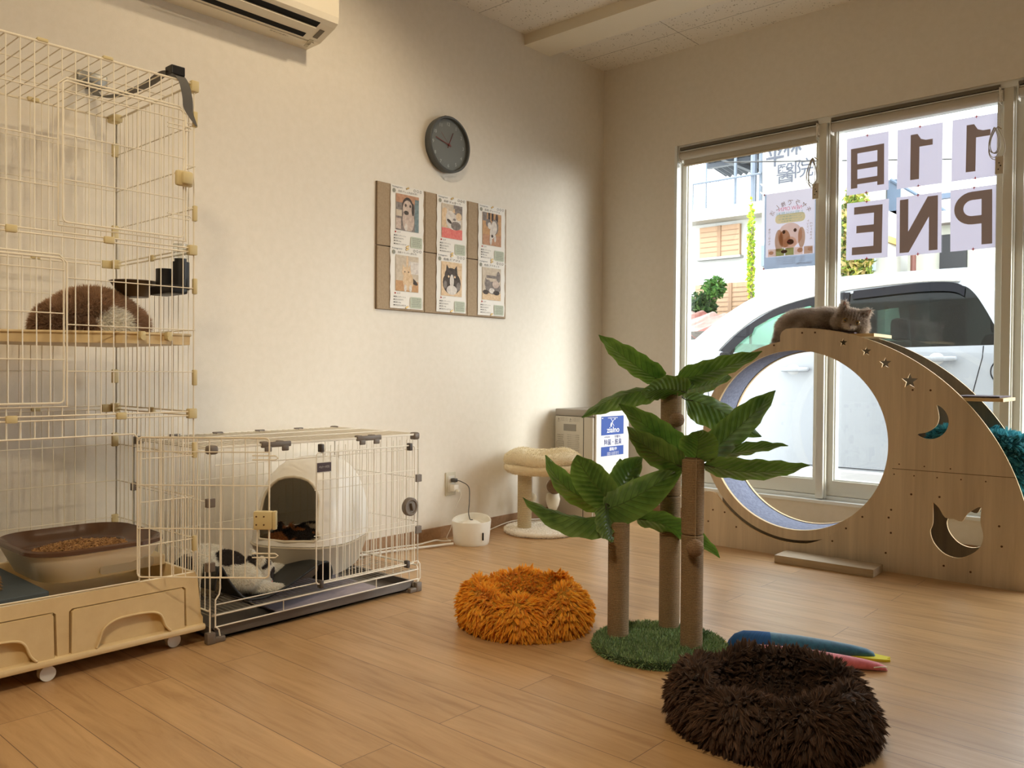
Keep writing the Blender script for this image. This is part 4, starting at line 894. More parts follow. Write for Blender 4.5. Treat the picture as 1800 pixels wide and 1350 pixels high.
mb.box((.044, 3.8252, .375), (.096, 3.8256, .377)); mb.box((.044, 3.8252, .375), (.0455, 3.8256, .45)); mb.box((.0945, 3.8252, .375), (.096, 3.8256, .45))
mb.build('side_label', mat('label_ink', (120,112,100), .7), pu)
sg = thing('sanitizer_sign', 'blue and white paper sign with sanitising slogan on the purifier front', 'sign', (.32, 3.995, .38))
y0, y1, z0, z1 = 3.886, 4.112, .374, .603; cy = (y0+y1)/2
BLU = mat('sign_blue', (34,74,158), .5); BLN = mat('sign_navy', (40,52,120), .6); WSG = mat('sign_white', (244,246,250), .5); GL = mat('sign_glow', (74,132,200), .5)
MB().box((.3192, y0, z0), (.3198, y1, z1)).build('paper', WSG, sg)
def sy(a): return y0+(y1-y0)*a
def szz(a): return z0+(z1-z0)*a
MB().box((.3198, y0, szz(.525)), (.3201, y1, z1)).box((.3198, y0, z0), (.3201, y1, szz(.235))).build('blue_panel', BLU, sg)
mb = MB(); XT = .3204
def sx_(s_, a, b, w_, h_, m): mb.text(s_, (XT, sy(a), szz(b)), (0,1,0), (0,0,1), w_, h_, m, bold=.012 if h_ > .015 else 0)
sx_('次亜塩素酸 空間除菌脱臭機', .5, .955, .10, .007, 0); mb.box((.3201, sy(.03), szz(.945)), (.3203, sy(.08), szz(.965)), 0)
sx_('zialno', .52, .655, .125, .034, 0)
U, V_ = Vector((0,1,0)), Vector((0,0,1)); oo = Vector((.3202, sy(.5), szz(.825)))
mb.prism(EL(-.014,-.010,.008,.014, r=-.3), [], oo, U, V_, .0002, 0); mb.prism(EL(.022,.022,.004,.006, r=-.5), [], oo, U, V_, .0002, 0)
mb.tube([oo+U*-.018+V_*.026, oo+U*-.004+V_*.012, oo+U*.0+V_*-.002, oo+U*.014+V_*-.018], .0022, 5, 0, flat=.3); mb.tube([oo+U*-.008+V_*0, oo+U*.012+V_*.018], .0020, 5, 0, flat=.3)
sx_('次亜塩素酸で', .28, .475, .07, .010, 1); sx_('空間を', .72, .475, .062, .017, 1); sx_('除菌・脱臭', .52, .345, .175, .036, 1)
sx_('運転中', .52, .165, .075, .021, 0)
for k in range(4): sx_('次亜塩素酸の力で空間を除菌し脱臭します', .52, .085-.022*k, .12, .004, 0)
mb.build('lettering', [WSG, BLN], sg)
pb = MB().box((.16, 4.18, .0), (.26, 4.24, .035), bev=.006)
tag(pb.build('power_strip', WHITE), 'white power strip on the floor behind the purifier', 'power strip') if False else None
# ================================================================ cages
RW, RF = .0017, .0027
def panel(mb, o, ux, uy, w_, h, sp, hs, r=RW, rf=RF, frame=True, off=None, m=0, skip=None):
    """wire panel: frame, uprights every sp, cross wires at the heights hs"""
    o, ux, uy = Vector(o), Vector(ux), Vector(uy)
    if frame: 
        c = .012; P = []
        for (a, b, sa) in ((w_-c, h-c, 0), (c, h-c, 90), (c, c, 180), (w_-c, c, 270)):
            for k in range(4): t = math.radians(sa+30*k); P.append(o+ux*(a+c*math.cos(t))+uy*(b+c*math.sin(t)))
        mb.tube(P, rf, 6, m, closed=True)
    n = max(1, round(w_/sp))
    for k in range(1, n):
        a = w_*k/n
        if skip and skip(a): continue
        mb.tube([o+ux*a, o+ux*a+uy*h], r, 5, m, caps=False)
    nn = ux.cross(uy).normalized()*(r*1.7)
    for z in hs: mb.tube([o+uy*z+nn, o+ux*w_+uy*z+nn], r*1.05, 5, m, caps=False)
    return mb
XF, XB, YL, YR = .66, .105, .33, 1.26
TZ = [.205, .719, 1.221, 1.735]
tc = thing('tall_pet_cage', 'tall three tier cream wire cat cage on a wheeled drawer base', 'cage', (.38, .8, 0))
# base
DRAW = mat('drawer_recess', (216,200,160), .5)
bs = MB(); bs.box((XB-.01, YL-.02, .062), (.648, YR+.02, .165), bev=.006)
# top rim and the front fascia with two drawer openings
yo = [(.485, .862), (.896, 1.232)]; fa = [(YL-.02, .05), (YR+.028, .05), (YR+.028, .085), (YR+.022, .095), (YR+.010, .215), (YR, .228), (YL-.0, .228), (YL-.02, .2)]
holes = [[(a, .062), (b+.004, .062), (b, .183), (b-.008, .190), (a+.008, .190), (a, .183)] for a, b in yo]
bs.prism(fa, holes, (.645, 0, 0), (0,1,0), (0,0,1), .022)
bs.box((XB-.015, YR-.004, .10), (.655, YR+.012, .228), bev=.005); bs.box((XB-.015, YL-.01, .165), (XB+.01, YR+.01, .228), bev=.004)
bs.box((XB-.02, YL-.02, .045), (.68, YR+.034, .066), bev=.008)
base = bs.build('base', CREAM, tc, smooth='auto')
for i, (a, b) in enumerate(yo):
    w_ = b-a-.008; gh = .060; cy = (a+b)/2
    o = [(-w_/2, 0), (-w_/2+.075*1.05, 0)]; gp_ = smooth2([(-w_/2+.066, .002), (-w_/2+.074, .022), (-w_/2+.086, .052), (-w_/2+.118, .071), (0, .075), (w_/2-.105, .071), (w_/2-.076, .056), (w_/2-.062, .022), (w_/2-.046, .002)], 4); o = [(-w_/2+.0005, .002)]+gp_+[(w_/2-.002, .002), (w_/2-.004, .117), (w_/2-.010, .123), (-w_/2+.010, .123), (-w_/2+.002, .117)]
    d = MB().prism(o, [], (.652, cy, .064), (0,1,0), (0,0,1), .021); d.box((.30, a+.012, .066), (.652, b-.012, .16))
    dr = d.build('drawer', CREAM, tc, smooth='auto')
    rp_ = [(.6745, cy+p[0], .064+p[1]) for p in gp_]; MB().tube(rp_, .0035, 6).build('grip_rim', CREAM, dr, smooth=True)
    MB().box((.625, a+.06, .066), (.640, b-.03, .140)).build('grip_recess', DRAW, dr)
CW = mat('caster_plastic', (222,222,216), .5)
for (x, y) in ((.645, .846), (.625, 1.212), (.18, .846), (.18, 1.2), (.645, .40), (.18, .40)):
    c_ = MB(); c_.cyl((x-.012, y, .021), (x+.010, y, .021), .021, 20); c_.box((x-.03, y-.016, .018), (x-.012, y+.012, .045), bev=.004); c_.cyl((x-.02, y, .03), (x-.02, y, .05), .008, 10)
    c_.build('caster', CW, tc, smooth='auto')
HS = [.128, .257, .385]
doors = {2: (.880, 1.222, 1.255, 1.640), 1: (.54, .882, .760, 1.155), 0: (.70, 1.085, .245, .655)}
for k in range(3):
    z0, z1 = TZ[k]+.006, TZ[k+1]-.006; h = z1-z0
    a, b, c_, d_ = doors[k]
    if k == 0: z0 = .228; h = z1-z0
    mb = MB()
    P = [(XF, YL, z0), (XF, YR, z0), (XF, YR, z1), (XF, YL, z1)]
    mb.tube(P, RF, 6, closed=True)
    n = 27; nh = 4
    inside = lambda y: a-.004 < y < b+.004
    for j in range(1, n):
        y = YL+(YR-YL)*j/n
        if inside(y):
            if k == 0: segs = [(d_+.01, z1)]
            else: segs = [(z0, c_-.012), (d_+.012, z1)]
        else: segs = [(z0, z1)]
        for s0, s1 in segs: mb.tube([(XF, y, s0), (XF, y, s1)], RW, 5, caps=False)
    for z in [TZ[k]+v for v in HS]:
        if c_-.01 < z < d_+.01:
            for s0, s1 in ((YL, a-.008), (b+.008, YR)): mb.tube([(XF+.003, s0, z), (XF+.003, s1, z)], RW, 5, caps=False)
        else: mb.tube([(XF+.003, YL, z), (XF+.003, YR, z)], RW, 5, caps=False)
    r_ = .02; e = .010
    fr = [(XF+.004, a-e, c_-e), (XF+.004, b+e, c_-e), (XF+.004, b+e, d_+e-r_), (XF+.004, b+e-r_, d_+e), (XF+.004, a-e+r_, d_+e), (XF+.004, a-e, d_+e-r_)]
    if k == 0: fr[0] = (XF+.004, a-e, .236); fr[1] = (XF+.004, b+e-.004, .232)
    mb.tube(fr, RF, 6, closed=True)
    mb.build('front_panel', WIRE, tc)
    mb = MB(); panel(mb, (XF, YR, z0), (-1,0,0), (0,0,1), XF-XB, h, .0325, [.128-(z0-TZ[k]), .257-(z0-TZ[k]), .385-(z0-TZ[k])]); mb.build('side_panel', WIRE, tc)
    mb = MB(); panel(mb, (XF, YL, z0), (-1,0,0), (0,0,1), XF-XB, h, .0325, HS); mb.build('side_panel', WIRE, tc)
    mb = MB(); panel(mb, (XB, YL, z0), (0,1,0), (0,0,1), YR-YL, h, .0345, [.128-(z0-TZ[k]), .257-(z0-TZ[k]), .385-(z0-TZ[k])], m=0); mb.build('back_panel', WIRE, tc)
    # the door of this tier
    dm = MB()
    if k > 0: o_, ux = Vector((XF+.009, a, c_)), Vector((0,1,0))
    else: o_, ux = Vector((XF+.006, b, c_)), Vector((.746, .665, 0))
    w_ = b-a; hh = d_-c_
    if k == 0: w_ = .386; hh = .41; o_.z = .245
    panel(dm, o_, ux, Vector((0,0,1)), w_, hh, .0345, [hh*.30, hh*.62, hh*.92] if k else [hh*.35, hh*.66, hh*.90])
    for fz in (.16, .86):
        cz_ = hh*fz; q = [o_+ux*(w_-.05)+Vector((0,0,cz_-.006)), o_+ux*(w_+.018)+Vector((0,0,cz_-.006)), o_+ux*(w_+.026)+Vector((0,0,cz_)), o_+ux*(w_+.018)+Vector((0,0,cz_+.006)), o_+ux*(w_-.05)+Vector((0,0,cz_+.006))]
        if k != 1: dm.tube(q, RW*1.2, 5)
    dd = dm.build('door', WIRE, tc)
    if k == 2:
        MB().box((XF+.006, 1.193, 1.408), (XF+.026, 1.247, 1.455), bev=.008).box((XF+.02, 1.206, 1.412), (XF+.040, 1.240, 1.451), bev=.009).build('latch', CREAM2, dd, smooth='auto')
    if k == 0:
        q = o_+ux*(w_-.012)+Vector((0,0,.170)); n_ = Vector((.665, -.746, 0)); L_ = MB()
        L_.box((-.032, -.012, -.027), (.024, .010, .027), bev=.005); L_.box((.024, -.010, -.027), (.034, .008, .027), bev=.002)
        for (u, v) in ((-.022, .012), (.0, .012), (-.022, -.012), (.0, -.012)): L_.cyl((u, -.0115, v), (u, -.0135, v), .0025, 8, 1)
        M3 = Matrix((ux, -n_, Vector((0,0,1)))).transposed(); L_.v = [tuple(M3 @ Vector(v)+q) for v in L_.v]
        L_.build('latch', [CREAM2, SCREW], dd, smooth='auto')
mb = MB(); panel(mb, (XF, YL, TZ[3]-.004), (0,1,0), (-1,0,0), YR-YL, XF-XB, .0345, [.185, .37]); mb.build('roof_panel', WIRE, tc)
def clip(a, b, par=tc, m=CREAM2, bev=.003): return MB().box(a, b, bev=bev).build('clip', m, par, smooth='auto')
for z in TZ[1:3]:
    for y in (.755, 1.005 if z > 1 else 1.04): clip((XF-.004, y-.014, z-.010), (XF+.009, y+.014, z+.010))
    for y in (.75, 1.0): clip((XB-.008, y-.014, z-.006), (XB+.006, y+.014, z+.006))
    clip((XF-.014, YR-.018, z-.015), (XF+.010, YR+.008, z+.015)); clip((XB-.008, YR-.018, z-.015), (XB+.024, YR+.008, z+.015)); clip((XB-.008, YR-.05, z-.015), (XB+.006, YR-.018, z+.012))
    clip(((XF+XB)/2-.02, YR-.006, z-.010), ((XF+XB)/2+.012, YR+.007, z+.010))
for y in (.832, 1.003): clip((XF-.012, y-.014, TZ[3]-.004), (XF+.005, y+.014, TZ[3]+.006))
clip((XF-.020, YR-.012, TZ[3]-.030), (XF+.010, YR+.012, TZ[3]+.004)); clip((XB-.012, YR-.030, TZ[3]-.022), (XB+.040, YR+.008, TZ[3]+.006), bev=.008); clip((XB-.008, .975, TZ[3]-.008), (XB+.008, 1.01, TZ[3]+.006))
for k in range(3):
    for f_ in (.22, .78):
        z = TZ[k]+(TZ[k+1]-TZ[k])*f_; clip((XF-.006, YR-.004, z-.024), (XF+.008, YR+.009, z+.024)); clip((XB-.006, YR-.016, z-.024), (XB+.008, YR+.006, z+.024))
# shelf
shf = MB(); SP = [(XB+.02, .42), (XB+.02, YR-.006), (XF-.012, YR-.006), (XF-.012, 1.05), (XF-.05, 1.0), (XF-.18, .80), (XF-.21, .70), (XF-.21, .42)]
shf.prism([(p[0], p[1]) for p in SP], [], (0, 0, .930), (1,0,0), (0,1,0), .030); shelf = shf.build('shelf', CREAM, tc, smooth='auto')
rim = MB(); rim.tube([(p[0], p[1], .960) for p in SP], .005, 6, closed=True); rim.build('shelf_rim', CREAM, shelf, smooth=True)
for y in (1.10, 1.18): MB().box((XF-.014, y-.008, .944), (XF+.010, y+.008, .966), bev=.003).cyl((XF-.002, y, .948), (XF+.013, y, .948), .0085, 14).build('shelf_hook', CREAM2, shelf, smooth='auto')
# dark plastic floor mat, litter pan
fm = MB().box((.20, .36, .2285), (.640, .855, .243), bev=.003)
tag(fm.build('floor_mat', mat('slate_mat', (72,82,86), .8, c2=(74,84,90), sc=60, bsc=300, bst=.4)), 'slate grey mat on the floor of the tall cage, left of the litter pan', 'mat')
lp = thing('litter_pan', 'two tone litter pan with a glossy brown tray on a beige base', 'litter box', (.40, 1.03, .23))
PCX, PCY = .392, 1.032; BRN = mat('tray_brown', (96,70,54), .16, spec=.6); PBG = mat('pan_beige', (240,230,208), .4)
def rr_ring(w_, l, r, z, n=10): return [Vector((PCX+p[0], PCY+p[1], z)) for p in rrect(w_, l, r, n)]
MB().grid([rr_ring(.001, .001, .0004, .232), rr_ring(.29, .29, .08, .232), rr_ring(.32, .32, .09, .240), rr_ring(.385, .372, .10, .300), rr_ring(.402, .386, .105, .318), rr_ring(.41, .394, .108, .320), rr_ring(.405, .39, .106, .324)], closev=True).build('pan_base', PBG, lp, smooth='auto')
bz = lambda q: 0
MB().grid([rr_ring(.404, .388, .105, .320), rr_ring(.42, .402, .110, .323), rr_ring(.418, .400, .110, .333), rr_ring(.404, .386, .106, .337), rr_ring(.375, .358, .10, .322), rr_ring(.345, .33, .09, .304), rr_ring(.31, .30, .08, .296), rr_ring(.001, .001, .0004, .294)], closev=True).build('tray', BRN, lp, smooth='auto')
MB().prism(rrect(.16, .034, .012, 4), [], (PCX+.168, 1.10, .262), (0,1,0), (.25,0,.97), .006).build('pull_out_drawer', mat('pan_drawer', (186,172,146), .45), lp, smooth='auto')
pel = MB(); rg = np.random.default_rng(3)
for k in range(1500):
    a, r_ = rg.uniform(0, 2*PI), rg.random()**.5; x = PCX+.0+.10*r_*math.cos(a); y = PCY+.0+.135*r_*math.sin(a); z = .298+.022*(1-r_)+rg.random()*.005
    d = Vector(rg.normal(0, 1, 3)); d.z *= .4; d.normalize(); L_ = .005+.004*rg.random()
    pel.tube([Vector((x, y, z))-d*L_, Vector((x, y, z))+d*L_], .0026, 5, int(rg.integers(0, 3)))
tag(pel.build('litter_pellets', [mat('pellet_a', (150,112,70), .9), mat('pellet_b', (128,92,56), .9), mat('pellet_c', (172,132,84), .9)]), 'brown wood litter pellets heaped in the brown tray', 'litter', kind='stuff')
# corner wedge seen behind the pan
cw = MB().box((.30, 1.205, .2285), (.50, 1.25, .262), bev=.006); tag(cw.build('plastic_box', CREAM), 'small cream plastic block between the litter pan and the cage side', 'box')
# strap and wall bracket holding the cage
sb = thing('wall_strap', 'grey strap tying the top corner of the tall cage to the wall', 'strap', (.3, 1.22, 1.6))
STR = mat('strap_grey', (92,90,86), .6)
P = smoothpath([(.03, 1.20, 1.868), (.10, 1.20, 1.80), (.28, 1.20, 1.765), (.48, 1.195, 1.752), (.61, 1.19, 1.757), (.655, 1.205, 1.750), (.668, 1.222, 1.725), (.672, 1.232, 1.68), (.670, 1.238, 1.64), (.672, 1.262, 1.60)], 5)
wdt = [.016]*(len(P)-7)+[.015, .013, .011, .009, .007, .004, .002]
r0 = [p+Vector((0, -w_, 0)) for p, w_ in zip(P, wdt)]; r1 = [p+Vector((0, w_, .001)) for p, w_ in zip(P, wdt)]
MB().grid([r0, r1]).grid([[p+Vector((.0015, 0, -.0015)) for p in r1], [p+Vector((.0015, 0, -.0015)) for p in r0]]).build('webbing', STR, sb, smooth=True)
MB().box((.625, 1.185, 1.742), (.668, 1.228, 1.770), bev=.003).build('buckle', BLACK, sb)
MB().box((0, 1.165, 1.86), (.018, 1.268, 1.905), bev=.008).box((.004, 1.19, 1.845), (.026, 1.245, 1.866), bev=.004, m=1).build('wall_plate', [METALG, BLACK], sb, smooth='auto')
# drinking bottle and bowl on the cage side
wb = thing('water_bottle_bowl', 'brown bowl with a black holder and small clear bottle on the cage side', 'water bowl', (.48, 1.2, 1.07))
BBR = mat('bowl_brown', (92,74,52), .4)
MB().lathe([(.001, 0), (.040, 0), (.044, .004), (.072, .046), (.076, .048), (.072, .050), (.040, .008), (.001, .006)], (.455, 1.17, 1.082), 36, sx=1.0, sy=1.0, cap=False).build('bowl', BBR, wb, smooth='auto')
MB().box((.52, 1.185, 1.085), (.655, 1.245, 1.112), bev=.006).cyl((.55, 1.225, 1.11), (.55, 1.225, 1.168), .030, 24).cyl((.625, 1.235, 1.10), (.625, 1.235, 1.185), .026, 24).cyl((.625, 1.235, 1.185), (.625, 1.235, 1.195), .018, 24).box((.53, 1.245, 1.11), (.60, 1.27, 1.15), bev=.004).build('holder', BLACK, wb, smooth='auto')
MB().cyl((.625, 1.235, 1.195), (.625, 1.235, 1.24), .022, 20).build('bottle', glassmat('clear_bottle', (.92, .93, .92), .05, 1.5), wb, smooth='auto')

# ---------------------------------------------------------------- the low cage
X2F, X2B, Y2L, Y2R, Z2 = .685, .15, 1.302, 2.163, .612
lc = thing('low_pet_cage', 'low white wire cage with a sliding front door beside the tall cage', 'cage', (.42, 1.73, 0))
W2, F2 = .0016, .0027
mb = MB(); panel(mb, (X2F, Y2L, Z2), (0,1,0), (-1,0,0), Y2R-Y2L, X2F-X2B, .026, [.18, .36], W2, F2); mb.build('roof_panel', WIREW, lc)
mb = MB(); panel(mb, (X2B, Y2L, .10), (0,1,0), (0,0,1), Y2R-Y2L, Z2-.106, .034, [.17, .34], W2, F2); mb.build('back_panel', WIREW, lc)
mb = MB(); panel(mb, (X2F, Y2R, .10), (-1,0,0), (0,0,1), X2F-X2B, Z2-.106, .032, [.17, .34], W2, F2)
panel(mb, (X2F, Y2R, .012), (-1,0,0), (0,0,1), X2F-X2B, .09, .05, [], W2, F2); mb.build('side_panel', WIREW, lc)
mb = MB(); panel(mb, (X2F, Y2L, .10), (-1,0,0), (0,0,1), X2F-X2B, Z2-.106, .032, [.17, .34], W2, F2); mb.build('side_panel', WIREW, lc)
# front: frame with stepped lower corners, half open
mb = MB(); YM = 1.688
mb.tube([(X2F, Y2L, .02), (X2F, Y2L, .10), (X2F, Y2L, Z2-.012), (X2F, Y2L+.012, Z2-.003), (X2F, Y2R-.012, Z2-.003), (X2F, Y2R, Z2-.012), (X2F, Y2R, .12)], F2, 6)
mb.tube([(X2F, Y2L+.034, .56), (X2F, Y2L+.034, .168), (X2F+.002, Y2L+.030, .150), (X2F+.004, Y2L+.016, .135), (X2F+.004, Y2L+.016, .05), (X2F, Y2L+.03, .038), (X2F, Y2L+.035, .012)], F2, 6)
mb.tube([(X2F, Y2R, .12), (X2F+.002, Y2R+.010, .105), (X2F+.002, Y2R+.012, .05), (X2F, Y2R, .035), (X2F, Y2R, .01)], F2, 6)
for z in (.118, .085, .048): mb.tube([(X2F, Y2L+.016, z), (X2F, Y2R+.004, z)], F2*(.9 if z != .118 else .7), 6)
mb.tube([(X2F, Y2L+.016, .555), (X2F, Y2R, .555)], F2*.8, 6)
mb.tube([(X2F, 1.565, .085), (X2F, 1.565, .048)], .002, 6); mb.tube([(X2F, 1.96, .085), (X2F, 1.96, .048)], .002, 6)
n = 14
for k in range(n): y = YM+.034+(Y2R-YM-.03)*k/n; mb.tube([(X2F, y, .118), (X2F, y, .592)], W2, 5, caps=False)
for z in (.28, .44): mb.tube([(X2F-.003, YM, z), (X2F-.003, Y2R, z)], W2, 5)
for y in (1.73, 2.12): mb.tube([(X2F, y, .555), (X2F, y, .608)], W2, 5)
mb.build('front_panel', WIREW, lc)
mb = MB(); panel(mb, (X2F+.010, YM, .115), (0,1,0), (0,0,1), Y2R-YM-.026, .455, .0275, [.15, .36], W2, F2); sd_ = mb.build('sliding_door', WIREW, lc)
for y, z in ((YM+.02, .588), (Y2R-.05, .567), (YM+.02, .115), (Y2R-.06, .118)): MB().box((X2F-.004, y-.007, z-.016), (X2F+.018, y+.007, z+.012), bev=.003).tube([(X2F+.008, y-.010, z-.012), (X2F+.008, y+.010, z+.006)], .0035, 6).build('door_runner', mat('runner_dark', (72,64,58), .5), sd_, smooth='auto')
MB().lathe([(.031, 0), (.035, .004), (.035, .018), (.031, .022), (.026, .022), (.022, .018), (.018, .018), (.001, .018)], (X2F+.006, 2.108, .337), 36, rot=RX, cap=False).box((X2F+.02, 2.1055, .322), (X2F+.034, 2.1105, .352), bev=.002, rot=rotm(.25, 0, 0)).build('door_knob', GREYP, sd_, smooth='auto')
pl = MB().box((X2F+.012, 1.683, .501), (X2F+.0155, 1.747, .5385), 0, bev=.0008).box((X2F+.0155, 1.686, .504), (X2F+.0162, 1.744, .5355), 1).text('ペット・ハウス', (X2F+.0163, 1.715, .521), (0,1,0), (0,0,1), .042, .009, 0)
pl.build('name_plate', [WHITE, mat('plate_brown', (74,58,62), .5)], lc)
for y in (1.534, 1.921):
    MB().box((X2F-.004, y-.055, Z2-.012), (X2F+.008, y+.055, Z2+.006), bev=.003).box((X2F+.002, y-.045, Z2-.026), (X2F+.010, y-.020, Z2-.008), bev=.003).box((X2F+.002, y+.020, Z2-.026), (X2F+.010, y+.045, Z2-.008), bev=.003).box((X2F-.02, y-.05, Z2-.002), (X2F+.004, y-.03, Z2+.008), bev=.003).box((X2F-.02, y+.01, Z2-.002), (X2F+.004, y+.03, Z2+.008), bev=.003).build('roof_hinge', GREYP, lc, smooth='auto')
for y in (1.45, 1.62, 1.80, 1.98): MB().box((X2B-.006, y-.02, Z2-.006), (X2B+.008, y+.02, Z2+.006), bev=.003).build('roof_clip', GREYP, lc, smooth='auto')
for (x, y) in ((X2F, Y2L), (X2F, Y2R), (X2B, Y2R), (X2B, Y2L)):
    sx = 1 if x == X2F else -1; sy = 1 if y == Y2R else -1
    MB().box((x-.026*(sx > 0)-.006*(sx < 0), y-.026*(sy > 0)-.006*(sy < 0), Z2-.022), (x+.006*(sx > 0)+.026*(sx < 0), y+.006*(sy > 0)+.026*(sy < 0), Z2+.006), bev=.008, seg=3).build('corner_cap', GREYP, lc, smooth='auto')
    MB().box((x-.012, y-.014, .0), (x+.012, y+.014, .036), bev=.004).box((x-.010, y-(.045 if sy > 0 else -.004), .0), (x+.010, y+(.004 if sy < 0 else -.0)+(.045 if sy < 0 else 0), .018), bev=.004).build('foot', GREYP, lc, smooth='auto')
for y in (Y2L, Y2R):
    for z in (.24, .44): MB().box((X2F-.008, y-.014, z-.014), (X2F+.008, y+.014, z+.014), bev=.002).build('panel_clip', GREYP, lc); MB().box((X2B-.008, y-.01, z-.014), (X2B+.008, y+.01, z+.014), bev=.002).build('panel_clip', GREYP, lc)
mb = MB(); gz = .083; n = 46
for k in range(n+1): y = Y2L+.008+(Y2R-Y2L-.016)*k/n; mb.tube([(X2B+.01, y, gz), (X2F-.012, y, gz)], .0013, 5, caps=False)
for j in range(6): x = X2B+.01+(X2F-X2B-.022)*j/5; mb.tube([(x, Y2L+.008, gz-.003), (x, Y2R-.008, gz-.003)], .0018, 5, caps=False)
mb.box((X2F-.015, Y2L+.012, gz-.004), (X2F-.008, Y2R-.008, gz+.003)); mb.build('floor_grid', mat('grid_metal', (176,172,160), .35, .4), lc)
TRY = mat('tray_dark', (100,93,87), .35)
tr_ = [(X2B+.012, Y2L+.015), (X2F-.010, Y2R-.015)]
mb = MB().box((tr_[0][0], tr_[0][1], .010), (tr_[1][0], tr_[1][1], .014)); 
for a, b in (((tr_[0][0], tr_[0][1], .01), (tr_[0][0]+.004, tr_[1][1], .042)), ((tr_[1][0]-.004, tr_[0][1], .01), (tr_[1][0], tr_[1][1], .042)), ((tr_[0][0], tr_[0][1], .01), (tr_[1][0], tr_[0][1]+.004, .042)), ((tr_[0][0], tr_[1][1]-.004, .01), (tr_[1][0], tr_[1][1], .042))): mb.box(a, b)
mb.box((tr_[1][0]-.004, tr_[0][1], .038), (tr_[1][0]+.006, tr_[1][1], .043)); mb.build('tray', TRY, lc)
mb = MB().box((.22, 1.60, .015), (.655, 2.05, .021), bev=.002); tag(mb.build('pet_sheet', mat('pet_sheet', (196,186,196), .8, c2=(182,172,186), sc=40)), 'pale lilac pet sheet lying in the tray under the cage grid', 'pet sheet')
# ---------------------------------------------------------------- domed litter box
DMW = mix_translucent(mat('dome_white', (246,243,236), .30), .12, (240,235,222)); DMB = mat('dome_base_beige', (206,196,176), .4)
dm_ = thing('litter_dome', 'white domed litter house with an arched opening in the low cage', 'litter box', (.352, 1.925, .086))
DC = Vector((.345, 1.915, 0)); DR = math.radians(33); DX = Vector((math.cos(DR), math.sin(DR), 0)); DY = Vector((-math.sin(DR), math.cos(DR), 0))
def dring(w_, l, z, e=3.2, n=64, oy=0, zt=0):
    P = []
    for k in range(n):
        t = 2*PI*k/n; c, s = math.cos(t), math.sin(t); x = w_/2*math.copysign(abs(c)**(2/e), c); y = l/2*math.copysign(abs(s)**(2/e), s)+oy
        P.append(DC+DX*x+DY*y+Vector((0, 0, z+zt*y)))
    return P
MB().grid([dring(.001, .001, .088), dring(.305, .39, .088), dring(.32, .405, .10), dring(.39, .47, .196), dring(.402, .482, .203), dring(.402, .482, .208), dring(.372, .452, .208), dring(.372, .452, .18), dring(.31, .39, .150), dring(.001, .001, .150)], closev=True).build('tub', DMB, dm_, smooth='auto')
def hood(off):
    L_ = []; 
    for k in range(13):
        a = k/12*PI/2; z = .210+(.305-off)*math.sin(a)**.92; f = max(.002, math.cos(a)**.62)
        L_.append(dring((.398-2*off)*f, (.478-2*off)*f, z, 2.9-.6*math.sin(a), oy=.022*math.sin(a)))
    return L_
H = hood(0); I = hood(.006); hm = MB(); hm.grid([list(r) for r in I[::-1]]+[H[0]]+H, closev=True)
me = bpy.data.meshes.new('h'); me.from_pydata([tuple(v) for v in hm.v], [], hm.f); ho = bpy.data.objects.new('h', me); COL.objects.link(ho)
arch = [(-.118, .230), (.098, .230), (.106, .27), (.102, .37)]+[(.086, .410), (.05, .444), (-.010, .456), (-.07, .444), (-.106, .410)]+[(-.122, .37), (-.126, .27)]
AR = smooth2(arch+[arch[0]], 2)[:-1]
cu = MB().prism(AR, [], DC-DY*.30, DX, Vector((0,0,1)), -.20)
cm = bpy.data.meshes.new('c'); cm.from_pydata(cu.v, [], cu.f); co = bpy.data.objects.new('c', cm); COL.objects.link(co)
for mm in (me, cm):
    b_ = bmesh.new(); b_.from_mesh(mm); bmesh.ops.remove_doubles(b_, verts=b_.verts, dist=1e-5); bmesh.ops.recalc_face_normals(b_, faces=b_.faces); b_.to_mesh(mm); b_.free()
bo = ho.modifiers.new('b', 'BOOLEAN'); bo.object = co; bo.operation = 'DIFFERENCE'; bo.solver = 'EXACT'
dg = bpy.context.evaluated_depsgraph_get(); em = ho.evaluated_get(dg).to_mesh(); hm = MB(); hm.add([v.co.copy() for v in em.vertices], [tuple(f.vertices) for f in em.polygons])
ho.evaluated_get(dg).to_mesh_clear(); bpy.data.objects.remove(ho); bpy.data.objects.remove(co)
hm.build('hood', DMW, dm_, smooth='auto')
rimp = []
for p in AR:
    # project the arch outline on the front of the hood
    a = math.asin(min(1, max(0, (p[1]-.210)/.305))**(1/.92)); f = math.cos(a)**.62; e = 2.9-.6*math.sin(a)
    xx = min(.999, abs(p[0])/(.199*f)); y = -.239*f*(1-xx**e)**(1/e)+.022*math.sin(a); rimp.append(DC+DX*p[0]+DY*y+Vector((0,0,p[1])))
MB().tube(rimp, .0055, 8, closed=True).build('opening_rim', DMB, dm_, smooth=True)
# dark sling mat
SL = mat('sling_black', (34,38,40), .45, c2=(26,28,30), sc=30)
prof_ = smoothpath([(0, 1.345, .150), (0, 1.358, .212), (0, 1.372, .216), (0, 1.400, .165), (0, 1.45, .105), (0, 1.50, .092), (0, 1.56, .095), (0, 1.63, .118), (0, 1.70, .148), (0, 1.75, .168), (0, 1.785, .165), (0, 1.80, .130), (0, 1.79, .098)], 5)
rows = [[Vector((.36+.27*j/10, p.y+.02*(1-j/10), max(.089, p.z-.02*(1-j/10)))) for p in prof_] for j in range(11)]
mb = MB().grid(rows).grid([[p+Vector((0, .003, -.004)) for p in r] for r in rows[::-1]]); mb.tube(rows[-1], .0045, 6); mb.tube(rows[0], .0045, 6)
tag(mb.build('sling_mat', SL, smooth=True), 'black curled mat under the black and white cat in the low cage', 'mat')
